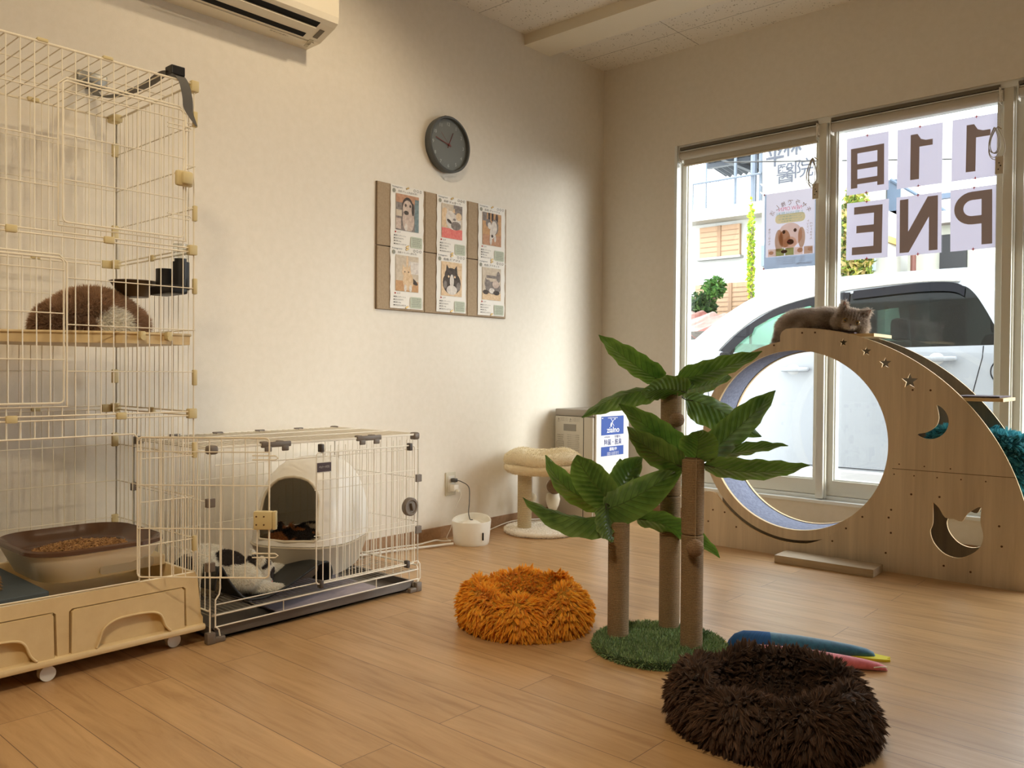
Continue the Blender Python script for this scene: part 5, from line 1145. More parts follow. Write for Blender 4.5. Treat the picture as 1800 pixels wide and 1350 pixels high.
# ================================================================ palm cat tree
pt_ = thing('palm_cat_tree', 'cat tree shaped like three palms with rope posts on a round green rug base', 'cat tree', (1.73, 2.215, 0))
SIS = m_rope('sisal_brown', (164,138,104), (136,112,82), 420); CAP = mat('post_cap', (104,82,58), .9)
PC = (1.735, 2.225)
RUG = attrmat('rug_pile', .9, sheen=.2)
mb = MB().lathe([(.001, .0), (.195, .0), (.203, .006), (.203, .014), (.196, .022), (.001, .023)], (PC[0], PC[1], 0), 64); mb.c = [tuple(lin((44,66,40)))]*len(mb.v)
V, F = list(mb.v), list(mb.f)
gcol = np.array([lin((104,134,84)), lin((122,150,98)), lin((90,118,76)), lin((140,162,116))])
fur(mb, V, F, 30000, .014, .0018, lambda P: gcol[RNG.integers(0, 4, len(P))], lean=(0,0,.1), wild=.75, curl=.6, seg=2); mb.build('rug_base', RUG, pt_, smooth=True)
posts = [((1.612, 2.180), .388, []), ((1.682, 2.371), .79, [.455]), ((1.831, 2.253), .595, [.365])]
for (x, y), h, seams in posts:
    zs = [.02]+seams+[h]
    for a, b in zip(zs[:-1], zs[1:]):
        MB().lathe([(.031, a+.001), (.0335, a+.004), (.0335, b-.005), (.030, b-.001)], (x, y, 0), 36).build('rope_post', SIS, pt_, smooth='auto')
    MB().cyl((x, y, h-.001), (x, y, h+.004), .026, 24).build('post_cap', CAP, pt_)
def m_leaf():
    m, N, L, p = newmat('banana_leaf'); a = N.new('ShaderNodeAttribute'); a.attribute_name = 'Col'
    s = N.new('ShaderNodeSeparateColor'); L.new(a.outputs['Color'], s.inputs[0])
    u, v, r = s.outputs[0], s.outputs[1], s.outputs[2]
    av = math_(N, L, 'ABSOLUTE', math_(N, L, 'SUBTRACT', v, .5))
    ph = math_(N, L, 'SUBTRACT', math_(N, L, 'MULTIPLY', u, 11.0), math_(N, L, 'MULTIPLY', av, 5.0))
    fr = math_(N, L, 'ABSOLUTE', math_(N, L, 'SUBTRACT', math_(N, L, 'FRACT', ph), .5))
    vein = math_(N, L, 'LESS_THAN', fr, math_(N, L, 'MULTIPLY', math_(N, L, 'SUBTRACT', .5, av), .075))
    mid = math_(N, L, 'LESS_THAN', av, .014)
    n = noise(N, L, 14, 3); c = mixc(N, L, ramp(N, L, n, [(.35, (0,0,0)), (.65, (1,1,1))]), lin((64,92,44)), lin((98,126,66)))
    edge = ramp(N, L, av, [(.30, (0,0,0)), (.5, (1,1,1))]); c = mixc(N, L, edge, c, lin((112,138,76)))
    c = mixc(N, L, vein, c, lin((34,52,24))); c = mixc(N, L, mid, c, lin((72,92,48)))
    L.new(c, p.inputs['Base Color']); p.inputs['Roughness'].default_value = .30; p.inputs['Specular IOR Level'].default_value = .55
    w_ = math_(N, L, 'MULTIPLY', fr, 2.0); bump(N, L, p, w_, .5, .004)
    t = N.new('ShaderNodeBsdfTranslucent'); L.new(mixc(N, L, 1.0, c, (1.05, 1.25, .5), 'MULTIPLY'), t.inputs[0]); mx = N.new('ShaderNodeMixShader'); mx.inputs[0].default_value = .33
    L.new(p.outputs[0], mx.inputs[1]); L.new(t.outputs[0], mx.inputs[2]); L.new(mx.outputs[0], N['Material Output'].inputs[0]); return m
LEAF = m_leaf(); STEM = mat('leaf_stem', (52,50,30), .6)
LEAVES = [
(2, [1.667, 2.346, 0.824, 1.597, 2.258, 0.89, 1.532, 2.175, 0.976], 0.078, 1),
(2, [1.687, 2.391, 0.832, 1.801, 2.46, 0.866, 1.919, 2.533, 0.925], 0.071, -1),
(2, [1.691, 2.435, 0.798, 1.725, 2.538, 0.816, 1.757, 2.642, 0.84], 0.071, -1),
(2, [1.743, 2.36, 0.792, 1.712, 2.286, 0.803, 1.675, 2.206, 0.793], 0.082, 1),
(2, [1.646, 2.353, 0.794, 1.557, 2.261, 0.778, 1.47, 2.168, 0.709], 0.06, -1),
(2, [1.7, 2.428, 0.768, 1.781, 2.513, 0.731, 1.881, 2.614, 0.644], 0.101, 1),
(3, [1.795, 2.273, 0.601, 1.713, 2.221, 0.67, 1.621, 2.161, 0.758], 0.087, 1),
(3, [1.808, 2.244, 0.566, 1.732, 2.19, 0.611, 1.663, 2.143, 0.688], 0.09, 1),
(3, [1.855, 2.286, 0.601, 1.933, 2.371, 0.7, 2.004, 2.449, 0.802], 0.094, -1),
(3, [1.841, 2.247, 0.586, 1.873, 2.209, 0.645, 1.895, 2.163, 0.686], 0.122, 1),
(3, [1.843, 2.342, 0.589, 1.915, 2.427, 0.613, 2.009, 2.531, 0.629], 0.042, -1),
(3, [1.853, 2.271, 0.578, 1.974, 2.365, 0.556, 2.105, 2.469, 0.579], 0.066, -1),
(1, [1.605, 2.181, 0.399, 1.51, 2.069, 0.398, 1.407, 1.952, 0.464], 0.068, -1),
(1, [1.563, 2.212, 0.427, 1.446, 2.141, 0.47, 1.368, 2.107, 0.582], 0.083, 1),
(1, [1.606, 2.156, 0.442, 1.558, 2.095, 0.525, 1.537, 2.057, 0.598], 0.115, 1),
(1, [1.565, 2.24, 0.446, 1.536, 2.276, 0.511, 1.518, 2.321, 0.566], 0.079, 1),
(1, [1.579, 2.226, 0.449, 1.592, 2.259, 0.521, 1.619, 2.304, 0.579], 0.101, -1),
(1, [1.594, 2.118, 0.427, 1.678, 2.181, 0.472, 1.795, 2.274, 0.576], 0.119, -1),
(1, [1.607, 2.117, 0.448, 1.631, 2.09, 0.384, 1.662, 2.071, 0.344], 0.05, 1),
(1, [1.65, 2.222, 0.393, 1.738, 2.319, 0.355, 1.835, 2.424, 0.266], 0.065, -1)]
TOPS = {1: Vector((1.612, 2.18, .392)), 2: Vector((1.682, 2.371, .793)), 3: Vector((1.831, 2.253, .598))}
for li, (cl, q, wapp, sgn) in enumerate(LEAVES):
    B, M, T_ = Vector(q[0:3]), Vector(q[3:6]), Vector(q[6:9]); WL = .122 if wapp > .06 else .085; wapp *= 1.02
    ctrl = 2*M-(B+T_)/2; view = (CAM-M).normalized()
    nR, nC = 17, 11; rows = []; cols = []; rnd = random.Random(li)
    phs = rnd.random()*6
    for i in range(nR):
        t = i/(nR-1); c0 = B.lerp(ctrl, t).lerp(ctrl.lerp(T_, t), t); ax = (ctrl-B).lerp(T_-ctrl, t).normalized()
        nv = (view-ax*view.dot(ax)).normalized(); sd_ = ax.cross(nv)
        rollA = math.acos(min(1, wapp/WL)); sdir_ = (sd_*math.cos(rollA)+nv*math.sin(rollA)*sgn).normalized(); nn_ = sdir_.cross(ax)*-1
        hw = WL/2*(1-(1-min(1, t/.30))**2.4)**.5*(1-.12*t if t < .5 else .94*max(0, 1-((t-.5)/.5)**1.75)**.85)
        hw = max(hw, .0012); row = []; cr = []
        for j in range(nC):
            v = j/(nC-1)*2-1; fold = .16*abs(v)*hw*2; rip = .0035*math.sin(t*30+phs+abs(v)*2)*abs(v)**1.5
            droop = -abs(v)**2*.16*hw
            row.append(c0+sdir_*(v*hw)+nn_*(fold+rip)+Vector((0,0,droop))); cr.append((t, (v+1)/2, rnd.random()))
        rows.append(row); cols.append(cr)
    mb = MB().grid(rows, col=cols); lf = mb.build('leaf', LEAF, pt_, smooth=True)
    tp = TOPS[cl]; MB().tube(smoothpath([tp-Vector((0,0,.01)), (tp+B)/2+Vector((0,0,.006)), B, rows[2][5]], 4), .0019, 6).build('leaf_stem', STEM, lf)
for (x, y, z0, z1, r_) in ((1.725, 2.335, .705, .80, .024), (1.868, 2.204, .335, .60, .026)):
    b_ = MB().sphere((x, y, z0), r_, 20).build('hanging_ball', JUTE, pt_, smooth=True); MB().tube([(x, y, z0+r_), (x-.005, y+.012, z1)], .0013, 5).build('string', mat('string', (150,128,96), .9), b_)
# ================================================================ fluffy beds
def fluffy_bed(name, label, c, R, H, cols, n, ln, seed, dip=0, hole=.40, bumps=1.0, cat='pet bed'):
    rg = random.Random(seed); nn = 72; rows = []
    ph = [rg.uniform(0, 6.28) for _ in range(6)]
    prof = [(.001, .0), (.84, .0), (.95, .10), (1.0, .36), (.99, .60), (.90, .86), (.76, .98), (max(.64, hole+.10), .93), (hole+.05, .70), (hole, .46), (hole*.8, .30), (hole*.4, .24), (.001, .24)]
    for (r, z) in prof:
        row = []
        for k in range(nn):
            a = 2*PI*k/nn
            lump = .05*math.sin(3*a+ph[0])+.045*math.sin(5*a+ph[1])+.03*math.sin(8*a+ph[2])
            zz = z*(1+bumps*lump*1.9*(z > .3)); rr = r*(1+.25*lump*(r > .5)-.9*lump*bumps*(r < .6)*(r > .1))
            row.append(Vector((c[0]+R*rr*math.cos(a), c[1]+R*rr*math.sin(a), H*zz+.002)))
        rows.append(row)
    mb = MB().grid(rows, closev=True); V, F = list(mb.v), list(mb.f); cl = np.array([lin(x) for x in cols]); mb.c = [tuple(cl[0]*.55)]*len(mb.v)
    def lean(P, nr):
        d = np.zeros_like(P); rad = P[:, :2]-np.array(c[:2]); rr = np.linalg.norm(rad, axis=1, keepdims=True); rad = rad/np.maximum(rr, 1e-6)
        a = np.arctan2(rad[:,1], rad[:,0]); s = np.sin(7*a+ph[3])*.35
        d[:, 0] = -rad[:,1]*s; d[:, 1] = rad[:,0]*s; d[:, 2] = -.7*(rr[:,0] > R*.8)-.1*(rr[:,0] < R*.8); return d
    def colf(P):
        return cl[RNG.integers(0, len(cl), len(P))]
    fur(mb, V, F, n, ln, .0016, colf, clump=int(n/19), camt=.68, lean=lean, wild=.36, lenf=lambda P: np.where(np.hypot(P[:,0]-c[0], P[:,1]-c[1]) < R*.66, .55, 1.0), curl=.55, seg=3, mask=lambda P, nr: P[:,2] > .004)
    o = mb.build(name, FUR, smooth=True); return tag(o, label, cat)
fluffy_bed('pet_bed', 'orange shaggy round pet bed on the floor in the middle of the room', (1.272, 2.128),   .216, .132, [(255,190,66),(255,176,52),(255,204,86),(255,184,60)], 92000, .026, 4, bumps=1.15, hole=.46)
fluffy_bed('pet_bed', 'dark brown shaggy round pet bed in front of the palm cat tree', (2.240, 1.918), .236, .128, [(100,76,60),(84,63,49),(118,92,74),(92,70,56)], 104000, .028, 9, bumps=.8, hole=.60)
# ================================================================ fish kicker toys
def kicker(name, label, A, B, r, colA, colB, tail, flip):
    A, B = Vector(A), Vector(B); d = (B-A).normalized(); s = d.cross(Vector((0,0,1))); L_ = (B-A).length
    t = thing(name, label, 'cat toy', ((A.x+B.x)/2, (A.y+B.y)/2, 0)); prof = [(0,.05),(.02,.45),(.06,.80),(.12,1),(.22,1.02),(.30,1.0),(.5,.92),(.7,.76),(.85,.60),(.94,.46),(.985,.30),(1,.05)]
    hd = [p for p in prof if p[0] <= .30]; bd = [p for p in prof if p[0] >= .30]
    def sec(pr, nm, m):
        k = 24; rows = []
        for (q, w_) in pr:
            c_ = A+d*(L_*q); c_.z = r*w_*.92+.001
            rows.append([c_+s*(r*w_*1.12*math.cos(2*PI*j/k))+Vector((0,0,r*w_*.92*math.sin(2*PI*j/k))) for j in range(k)])
        return MB().grid(rows, closev=True).build(nm, m, t, smooth=True)
    sec(hd, 'head', colA); sec(bd, 'body', colB)
    if not flip:
        e = B+Vector((0,0,.012)); mb = MB(); U_ = d; V2 = s
        pts = [(-.075,-.020),(-.02,-.004),(-.03,.012),(0,.020),(.022,.006),(.040,-.004),(.026,-.020),(.034,-.030),(.018,-.034),(-.02,-.030)]
        mb.prism([(p[0], p[1]) for p in pts], [], e-Vector((0,0,.005)), U_, V2*-1, -.010); mb.build('tail_fin', tail, t, smooth='auto')
    return t, A, d, s
BLH = mat('toy_blue_rib', (24,92,156), .75, c2=(16,72,130), sc=(400,10,10)); BLB = mat('toy_teal_velvet', (44,116,148), .8, c2=(30,92,124), sc=60, sheen=.6); YEL = mat('toy_yellow', (224,214,64), .8)
k, A, d, s = kicker('cat_toy', 'blue fish shaped kicker toy with yellow tail fins, behind the pink one', (1.885, 2.372, 0), (2.262, 2.596, 0), .030, BLH, BLB, YEL, 0)
cs = A+d*.052; nrm = (CAM-cs); nrm.z = 0; nrm.normalize(); MB().sphere(cs+nrm*.026+Vector((0,0,.032)), .004, 12).build('eye', BLACK, k)
MB().tube([A+Vector((0,0,.020)), A-d*.010+Vector((0,0,.016)), A-d*.018+s*.006+Vector((0,0,.014))], .0022, 6).tube([A-d*.010+Vector((0,0,.016)), A-d*.019-s*.005+Vector((0,0,.019))], .0018, 6).build('tongue', YEL, k)
PNK = mat('toy_pink', (222,124,136), .85, c2=(206,106,120), sc=70, sheen=.5)
k, A, d, s = kicker('cat_toy', 'pink kicker toy lying in front of the blue fish toy', (1.975, 2.304, 0), (2.326, 2.500, 0), .026, PNK, PNK, PNK, 1)
q = A+d*.385; nrm = (CAM-q); nrm.z = 0; nrm.normalize()
MB().tube(smoothpath([q-d*.02+nrm*.016+Vector((0,0,.013)), q+nrm*.014+Vector((0,0,.016)), q+d*.016+nrm*.010+Vector((0,0,.015))], 4), .0018, 6).build('seam_mark', PAPER, k)
# ================================================================ moon shaped cat tower
MA = .02; MT = Vector((math.cos(MA), math.sin(MA), 0)); MN = Vector((-math.sin(MA), math.cos(MA), 0)); MP = Vector((1.068, 3.75, 0)); UZ = Vector((0,0,1))
mt = thing('moon_cat_tower', 'moon shaped oak laminate cat tower with a felt wheel, star and cat cutouts', 'cat tower', (1.75, 3.9, 0))
AC, AR_ = (.434, .103), .965; RCc, RI, RO = (.430, .545), .420, .467
def moon_outline(front=True):
    P = [(-.055, 0)] ; P += [(-.055, .17)]+arc(.012, .200, .067, 180, 62, 8)
    ro = .480; a0 = math.degrees(math.atan2(.27-RCc[1], .075-RCc[0])) % 360
    P += arc(RCc[0], RCc[1], ro, 218, 278, 16)
    for k in range(1, 10): a = 278+k*3.2; rr = ro+(.425-ro)*(k/10)**1.2; P.append((RCc[0]+rr*math.cos(math.radians(a)), RCc[1]+rr*math.sin(math.radians(a))))
    P += arc(RCc[0], RCc[1], .425, 312, 455, 44)
    P += [(.385, .975), (.366, .990), (.364, 1.03), (.372, 1.052), (.392, 1.066)]
    P += [(p[0], p[1]) for p in arc(AC[0], AC[1], AR_, 91, 1, 60)]+[(1.3985, .0)]
    return P
def star(cx, cz, r, rot=0): return [(cx+(r if k % 2 == 0 else r*.42)*math.sin(rot+k*PI/5), cz+(r if k % 2 == 0 else r*.42)*math.cos(rot+k*PI/5)) for k in range(10)]
cres = arc(1.015, .660, .076, 68, -128, 24)+smooth2([(.966, .603), (1.010, .614), (1.042, .640), (1.053, .670), (1.050, .700), (1.0425, .729)], 4)[1:-1]
catf = smooth2([(1.034, .322), (1.058, .300), (1.082, .262), (1.115, .260)], 3)[:-1]+smooth2([(1.115, .260), (1.146, .253), (1.165, .286), (1.205, .318), (1.216, .315)], 3)[:-1]+smooth2([(1.216, .315), (1.213, .26), (1.224, .20), (1.205, .145), (1.145, .102), (1.085, .108), (1.042, .148), (1.026, .195), (1.036, .235), (1.034, .322)], 4)[:-1]
HO = [star(.656, .997, .021), star(.757, .957, .023), star(.837, .905, .027), star(.937, .828, .035), cres, catf]
OUT = moon_outline()
def mpt(u, z, d=0): return MP+MT*u+MN*d+UZ*z
MB().prism(OUT[::-1], [h for h in HO], mpt(0, 0, .006), MT, UZ, -.012, 0, 1).build('front_panel', [MDF, MDFE], mt)
MB().prism(OUT[::-1], [h for h in HO], mpt(0, 0, .281), MT, UZ, -.012, 0, 1).build('back_panel', [MDF_SHADE, MDFE], mt)
ringo = [(RCc[0]+RO*math.cos(t), RCc[1]+RO*math.sin(t)) for t in np.linspace(0, 2*PI, 97)[:-1]]; ringi = [(RCc[0]+RI*math.cos(t), RCc[1]+RI*math.sin(t)) for t in np.linspace(0, 2*PI, 97)[:-1]]
wh = MB(); 
for d_ in (.0195, .2555): wh.prism(ringo, [ringi], mpt(0, 0, d_), MT, UZ, -.018, 0, 1)
wheel = wh.build('wheel_rim', [MDF, MDFE], mt)
FELT = mat('grey_felt', (132,138,160), .95, c2=(108,114,136), sc=70, bsc=420, bst=.7); 
rg_ = lambda r, d: [mpt(RCc[0]+r*math.cos(t), RCc[1]+r*math.sin(t), d) for t in np.linspace(0, 2*PI, 97)[:-1]]
MB().grid([rg_(.424, .038), rg_(.424, .255)], closev=True).grid([rg_(.434, .255), rg_(.434, .038)], closev=True).build('wheel_felt', FELT, mt, smooth=True)
MB().box((-.018, -.004, 0), (.018, .004, .003)).build
sc_ = MB()
scr = [(.030,.175),(.093,.17),(.005,.115),(.155,.105),(.62,.10),(.68,.165),(.75,.225),(.85,.08),(.87,.17),(.86,.235),(.95,.345),(1.06,.345),(.87,.27),(1.28,.25),(1.29,.17),(1.08,.06),(1.18,.05),(.47,1.045),(.53,1.045),(.95,.79),(1.02,.79),(.88,.425),(.96,.425),(1.05,.425),(1.14,.425),(1.23,.425),(.90,.470),(1.0,.468),(1.10,.466),(-.02,.60),(.03,.36),(.01,.41),(.33,.99),(.20,.955)]
for (u, z) in scr: 
    r_ = .0045 if z != .425 and z < .455 or z > .5 else .003
    dd_ = .0048 if not (u < .05 and z > .3 or z > .94 and u < .4) else .018
    sc_.cyl(mpt(u, z, dd_), mpt(u, z, dd_+.002), r_, 10)
sc_.build('screw_caps', SCREW, mt)
MB().box((-.26, 0, -.0007), (.22, .0006, .0007)).v
sm = MB(); a_, b_ = mpt(.872, .449, .0056), mpt(1.335, .449, .0056); sm.tube([a_, b_], .0011, 4); sm.build('panel_seam', mat('seam_line', (96,74,46), .8), mt)
SHM = mat('shelf_dark', (96,66,44), .6)
def shelf_(u0, u1, z, d0=.019, d1=.274, th=.014, name='shelf'):
    c_ = MB(); P = [(u0, d0), (u1, d0), (u1, d1), (u0, d1)]
    vs = [mpt(u, z, d) for u, d in P]+[mpt(u, z-th, d) for u, d in P]; c_.add(vs, [(0,1,2,3),(7,6,5,4),(0,4,5,1),(1,5,6,2),(2,6,7,3),(3,7,4,0)]); return c_.build(name, [MDFE], mt)
shelf_(.385, .50, 1.028); shelf_(.50, .785, 1.036, .019, .274)
SCR = mat('shelf_carpet', (92,80,88), .9); 
shelf_(1.05, 1.285, .762, .019, .274)
cp = MB(); vs = [mpt(u, z, d) for u, d, z in ((1.10, .03, .764), (1.27, .03, .764), (1.27, .268, .764), (1.10, .268, .764))]; cp.add(vs+[v+UZ*.005 for v in vs], [(4,5,6,7),(0,1,5,4),(1,2,6,5),(2,3,7,6),(3,0,4,7)]); cp.build('shelf_pad', SCR, mt)
shelf_(.92, 1.36, .36)
st2 = MB(); st2.box((-.215, -.068, 0), (.215, .068, .034), bev=.002); R3 = rotm(0, 0, math.radians(7.5)*0+.03); st2.v = [tuple(R3 @ Vector(v)+Vector((1.702, 3.675, 0))) for v in st2.v]
st2.build('step_block', mat('step_board', (186,168,138), .6, c2=(172,152,124), sc=(3,60,60)), mt)
pad = MB(); vs = [mpt(u, z, d) for u, d, z in ((.52, .022, 1.037), (.70, .022, 1.037), (.70, .26, 1.037), (.52, .26, 1.037))]; pad.add(vs+[v+UZ*.006 for v in vs], [(4,5,6,7),(0,1,5,4),(1,2,6,5),(2,3,7,6),(3,0,4,7)]); pad.build('shelf_pad', SCR, mt)
# teal cushion bed inside the tower
tm = MB(); rows = []
c0 = mpt(1.185, .365, .147)
for (r, z) in [(.001, 0), (.92, 0), (1.0, .25), (1.0, .8), (.88, 1.0), (.6, .98), (.35, .90), (.001, .88)]:
    rows.append([c0+MT*(r*.20*math.copysign(abs(math.cos(a))**.8, math.cos(a)))+MN*(r*.105*math.copysign(abs(math.sin(a))**.7, math.sin(a)))+UZ*(z*.262*(1-.12*r*max(0, math.cos(a)))) for a in np.linspace(0, 2*PI, 49)[:-1]])
tm.grid(rows, closev=True); V, F = list(tm.v), list(tm.f); tcol = np.array([lin((84,178,192)), lin((112,204,214)), lin((66,150,166))]); tm.c = [tuple(tcol[2]*.6)]*len(tm.v)
fur(tm, V, F, 40000, .028, .0013, lambda P: tcol[RNG.integers(0, 3, len(P))], wild=.4, clump=1500, lean=(.2, 0, -.3))
tag(tm.build('pet_cushion', FUR, smooth=True), 'teal shaggy cushion bed inside the right side of the moon tower', 'cushion')
# ================================================================ cats
def cat(name, label, parts, n, ln, colf, vox=.006, zmin=None, lenf=None, lean=(0,0,-.4), loc=None, extra=None, width=.0011, smooth=3, wild=.3, mask=None):
    V, F = blob(parts, vox, smooth); mb = MB()
    if zmin is not None: V[:,2] = np.maximum(V[:,2], zmin)
    cc_ = colf(V)
    mb.add([tuple(v) for v in V], F, 0); mb.c = [tuple(c*.8) for c in cc_]
    fur(mb, V, F, n, ln, width, colf, lean=lean, wild=wild, curl=.6, seg=3, mask=(lambda P, nr: P[:,2] > zmin+.003) if zmin else mask, jit=.10, lenf=lenf)
    lo, hi = V.min(0), V.max(0); t = thing(name, label, 'cat', ((lo[0]+hi[0])/2, (lo[1]+hi[1])/2, lo[2]))
    mb.build('body', FUR, t, smooth=True); return t
def vnoise(P, sc, seed=0):
    s = np.zeros(len(P)); rg = np.random.default_rng(seed)
    for k in range(5):
        d = rg.normal(0, 1, 3); d *= sc*(1+.5*k)/np.linalg.norm(d); s += np.sin(P @ d+rg.uniform(0, 6))/(1+.4*k)
    return s/2.2
EYE = mat('cat_eye_amber', (120,92,40), .12, spec=.8); PUP = mat('cat_pupil', (12,10,9), .1, spec=.8); NOSE = mat('cat_nose', (92,60,54), .5); EARP = attrmat('ear_pink', .7)
# grey cat on top of the tower
def ear(base, tip, w_, face):
    base, tip, face = Vector(base), Vector(tip), Vector(face).normalized(); ax = (tip-base); s_ = ax.normalized().cross(face)
    rows = []
    for i in range(7):
        q = i/6; rows.append([base+ax*q+s_*(w_*(1-q)**.8*math.cos(a))+face*(-.008*(1-q)*math.sin(a)) for a in np.linspace(0, PI, 9)])
    return rows
hc = Vector((1.733, 3.845, 1.098)); fdir = Vector((.30, -.93, -.16)).normalized()
rollr = Matrix.Rotation(math.radians(-15), 3, Vector((fdir.x, fdir.y, 0)).normalized())
hup = (rollr @ Vector((0,0,1))); hup = (hup-fdir*hup.dot(fdir)).normalized(); hr = fdir.cross(hup)   # cat's own left/right axis
if hr.x < 0: hr = -hr
def H_(a, b, c): return hc+hr*a+hup*b+fdir*c
Mh = Matrix((hr, -fdir, hup)).transposed()
parts = [('e', (1.50, 3.905, 1.098), (.125, .082, .060)), ('e', (1.60, 3.90, 1.105), (.10, .078, .056)), ('e', (1.435, 3.90, 1.080), (.070, .075, .052)), ('e', (1.40, 3.895, 1.055), (.035, .05, .05)),
  ('e', hc[:], (.066, .056, .050), Mh), ('e', H_(0,-.012,.024)[:], (.040, .036, .030), Mh), ('e', H_(0,-.020,.046)[:], (.021, .018, .014), Mh), ('e', H_(.040,-.014,.004)[:], (.036, .036, .032), Mh), ('e', H_(-.040,-.014,.004)[:], (.034, .036, .032), Mh),
  ('t', [(1.66, 3.90, 1.08), (1.63, 3.86, 1.072), (1.605, 3.835, 1.072), (1.585, 3.825, 1.070)], [.030, .026, .024, .020]), ('t', [(1.50, 3.86, 1.075), (1.51, 3.83, 1.068), (1.535, 3.815, 1.066)], [.034, .028, .022]),
  ('t', [(1.40, 3.89, 1.05), (1.385, 3.87, 1.02), (1.375, 3.86, .985), (1.37, 3.85, .965)], [.030, .024, .018, .010]),
  ('t', [H_(-.036,.024,.0)[:], H_(-.046,.056,.004)[:], H_(-.050,.086,.006)[:]], [.022, .013, .002]), ('t', [H_(.036,.024,.0)[:], H_(.054,.050,.004)[:], H_(.066,.072,.006)[:]], [.022, .013, .002])]
def colg(P):
    b = np.array(lin((214,200,186))); d = np.array(lin((148,130,116))); l = np.array(lin((238,228,218)))
    s = vnoise(P, 70, 3)[:, None]; c = b*(1-.5*np.clip(s, 0, 1))+d*.5*np.clip(s, 0, 1)+(l-b)*.45*np.clip(-s, 0, 1)
    q = P-np.array(hc); hx = q @ np.array(hr); hz = q @ np.array(hup); hf = q @ np.array(fdir)
    st = (hf > .015) & (hz > .008) & (np.abs(((np.abs(hx)*160) % 2)-1) < .35); c[st] = d; 
    mz = (hf > .042) & (hz < -.01); c[mz] = l
    return c
gc = cat('grey_cat', 'grey fluffy cat lying on top of the moon tower with its head on one side', parts, 60000, .020, colg, vox=.0045, lean=(-.35,0,-.25), width=.0009, lenf=lambda P: np.clip(np.linalg.norm(P-np.array(H_(0,-.005,.03)), axis=1)/.075, .16, 1)**1.3)
for sx in (-1, 1):
    e_ = H_(sx*.026, .002, .0500); MB().sphere(e_[:], .0115, 20, rot=Mh, sy=.6).build('eye', EYE, gc, smooth=True); MB().sphere((H_(sx*.026, .002, .0580))[:], .0046, 14, rot=Mh, sy=.45).build('pupil', PUP, gc, smooth=True)
MB().sphere(H_(0, -.013, .0610)[:], .0052, 12, rot=Mh, sy=.6).build('nose', NOSE, gc, smooth=True)
for sx, bt, tp_ in ((-1, H_(-.042, .040, .022), H_(-.050, .080, .012)), (1, H_(.046, .038, .022), H_(.067, .070, .012))):
    mb = MB().grid(ear(bt, tp_, .013, fdir)); mb.c = [tuple(lin((214,162,140)))]*len(mb.v); mb.build('inner_ear', EARP, gc, smooth=True)
# brown and white cat on the shelf
def colb(P):
    b = np.array(lin((206,174,144))); d = np.array(lin((140,106,82))); w_ = np.array(lin((255,250,240)))
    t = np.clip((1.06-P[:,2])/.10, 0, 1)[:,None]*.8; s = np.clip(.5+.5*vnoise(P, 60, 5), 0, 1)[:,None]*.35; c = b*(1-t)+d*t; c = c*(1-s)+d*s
    m_ = (((P[:,1]-1.075)/.055)**2+((P[:,2]-.975)/.062)**2 < 1+.3*vnoise(P, 140, 8)) & (P[:,0] > .40); c[m_] = w_
    m2 = (P[:,1] > .93) & (P[:,1] < 1.03) & (P[:,2] < .995) & (P[:,0] > .45) & (vnoise(P, 90, 9) > .1); c[m2] = np.array(lin((196,166,132))); return c
parts = [('e', (.40, 1.06, 1.01), (.14, .125, .088)), ('e', (.40, 1.13, .995), (.12, .085, .065)), ('e', (.42, .98, .995), (.11, .085, .062)), ('e', (.44, .93, .98), (.06, .05, .035)), ('e', (.50, 1.08, .985), (.06, .09, .04)), ('t', [(.40,.93,.978),(.47,.91,.976),(.52,.95,.976),(.55,1.02,.976)], [.025,.022,.02,.014]),
  ('e', (.36, 1.16, .985), (.05,.045,.042)), ('t', [(.35,1.175,1.01),(.345,1.18,1.035),(.344,1.18,1.05)], [.018,.011,.003]), ('t', [(.39,1.185,1.0),(.395,1.19,1.03),(.396,1.192,1.045)], [.018,.011,.003])]
cat('brown_cat', 'brown and white long haired cat curled up on the shelf of the tall cage', parts[:6]+parts[6:7], 52000, .022, colb, vox=.007, lean=(.1,.1,-.3), zmin=.9605)
# black and white cat in the low cage
def colbw(P):
    w_ = np.array(lin((252,248,238))); d = np.array(lin((70,62,60))); c = np.tile(w_, (len(P), 1))
    n_ = vnoise(P, 55, 12)*.25
    q = lambda x, y, z, a, b, c_: ((P[:,0]-x)/a)**2+((P[:,1]-y)/b)**2+((P[:,2]-z)/c_)**2 < 1+n_
    c[q(.50, 1.475, .215, .07, .055, .030)] = d; c[q(.52, 1.560, .185, .06, .040, .030) & ~q(.585, 1.575, .135, .03, .03, .03)] = d; c[q(.56, 1.598, .150, .035, .024, .022)] = d
    c[q(.44, 1.345, .190, .07, .045, .04)] = d; return c
hb = Vector((.535, 1.570, .158)); f2 = Vector((.70, .35, -.62)).normalized()
parts = [('e', (.44, 1.40, .170), (.105, .085, .070)), ('e', (.47, 1.47, .175), (.095, .070, .058)), ('e', (.43, 1.345, .155), (.08, .04, .05)), ('e', (.535, 1.50, .150), (.07, .06, .045)), ('e', hb[:], (.047, .046, .044)), ('e', (hb+f2*.030)[:], (.026, .024, .022)), ('e', (hb+f2*.044)[:], (.014, .013, .012)),
  ('t', [(.54,1.50,.13),(.575,1.54,.115),(.60,1.585,.105),(.61,1.61,.103)], [.026,.022,.019,.015]), ('t', [(.47,1.56,.14),(.45,1.62,.13),(.44,1.68,.128),(.44,1.72,.125)], [.030,.026,.022,.016]),
  ('t', [(.510,1.553,.190),(.505,1.555,.215),(.503,1.556,.232)], [.018,.011,.003]), ('t', [(.560,1.552,.182),(.575,1.548,.205),(.583,1.546,.219)], [.018,.011,.003]),
  ('t', [(.36,1.38,.20),(.33,1.46,.215),(.34,1.53,.205)], [.024,.022,.016])]
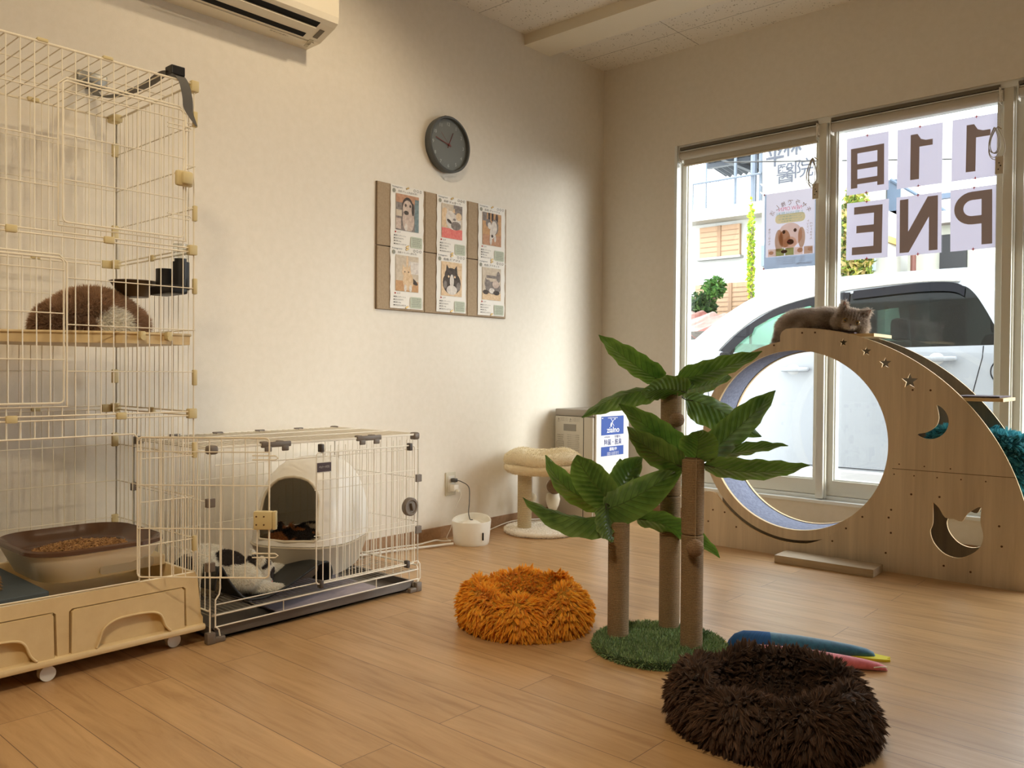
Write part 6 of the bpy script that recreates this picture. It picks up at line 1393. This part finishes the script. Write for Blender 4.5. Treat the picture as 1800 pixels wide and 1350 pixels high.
bw = cat('black_white_cat', 'white cat with dark patches curled on the black mat in the low cage', parts, 60000, .010, colbw, vox=.0045, lean=(.2,.2,-.6), width=.0008, wild=.2, zmin=.098, lenf=lambda P: np.clip(np.linalg.norm(P-np.array((hb+f2*.03)[:]), axis=1)/.07, .3, 1))
MB().sphere((hb+f2*.056)[:], .0045, 12).build('nose', mat('nose_pink', (206,140,130), .5), bw, smooth=True)
mb = MB().grid(ear((.563,1.556,.186), (.583,1.548,.214), .012, (.8,.3,.3))); mb.c = [tuple(lin((206,150,140)))]*len(mb.v); mb.build('inner_ear', EARP, bw, smooth=True)
for k_ in (-1, 1):
    e_ = hb+f2*.040+f2.cross(UZ).normalized()*.017*k_+Vector((0,0,.016)); MB().sphere(e_[:], .005, 12, sz=.5).build('eye', PUP, bw, smooth=True)
# calico cat in the dome
def colc(P):
    c = np.tile(np.array(lin((44,34,30))), (len(P), 1)); n_ = vnoise(P, 50, 21); c[n_ > .35] = np.array(lin((176,112,62))); c[n_ < -.75] = np.array(lin((200,184,160))); return c
Z_ = .038
parts = [('e', (.335, 1.93, .160+Z_), (.095, .10, .055)), ('e', (.29, 1.82, .155+Z_), (.055, .06, .045)), ('t', [(.275,1.82,.19+Z_),(.27,1.82,.212+Z_),(.268,1.82,.230+Z_)], [.016,.010,.003]), ('t', [(.318,1.83,.19+Z_),(.325,1.83,.212+Z_),(.329,1.83,.228+Z_)], [.016,.010,.003]), ('e', (.38, 1.86, .155+Z_), (.06, .06, .045)), ('e', (.275, 1.785, .143+Z_), (.028,.026,.024))]
cat('calico_cat', 'dark calico cat curled inside the domed litter house', parts, 14000, .012, colc, vox=.006)
# tabby cat at the left edge
def colt(P):
    b = np.array(lin((176,142,98))); d = np.array(lin((112,80,50))); c = np.tile(b, (len(P), 1)); c[np.sin(P[:,1]*230+vnoise(P, 40, 2)*2) > .3] = d; return c
parts = [('e', (.46, .60, .310), (.10, .13, .065)), ('t', [(.50,.66,.29),(.525,.72,.265),(.53,.765,.262)], [.035,.028,.022]), ('e', (.40, .68, .30), (.05, .05, .048)), ('t', [(.38,.69,.335),(.375,.69,.36),(.374,.69,.375)], [.018,.011,.003]), ('t', [(.43,.69,.335),(.437,.69,.36),(.44,.69,.373)], [.018,.011,.003])]
cat('tabby_cat', 'tabby cat whose paw shows at the left edge inside the tall cage', parts, 9000, .010, colt, vox=.007)
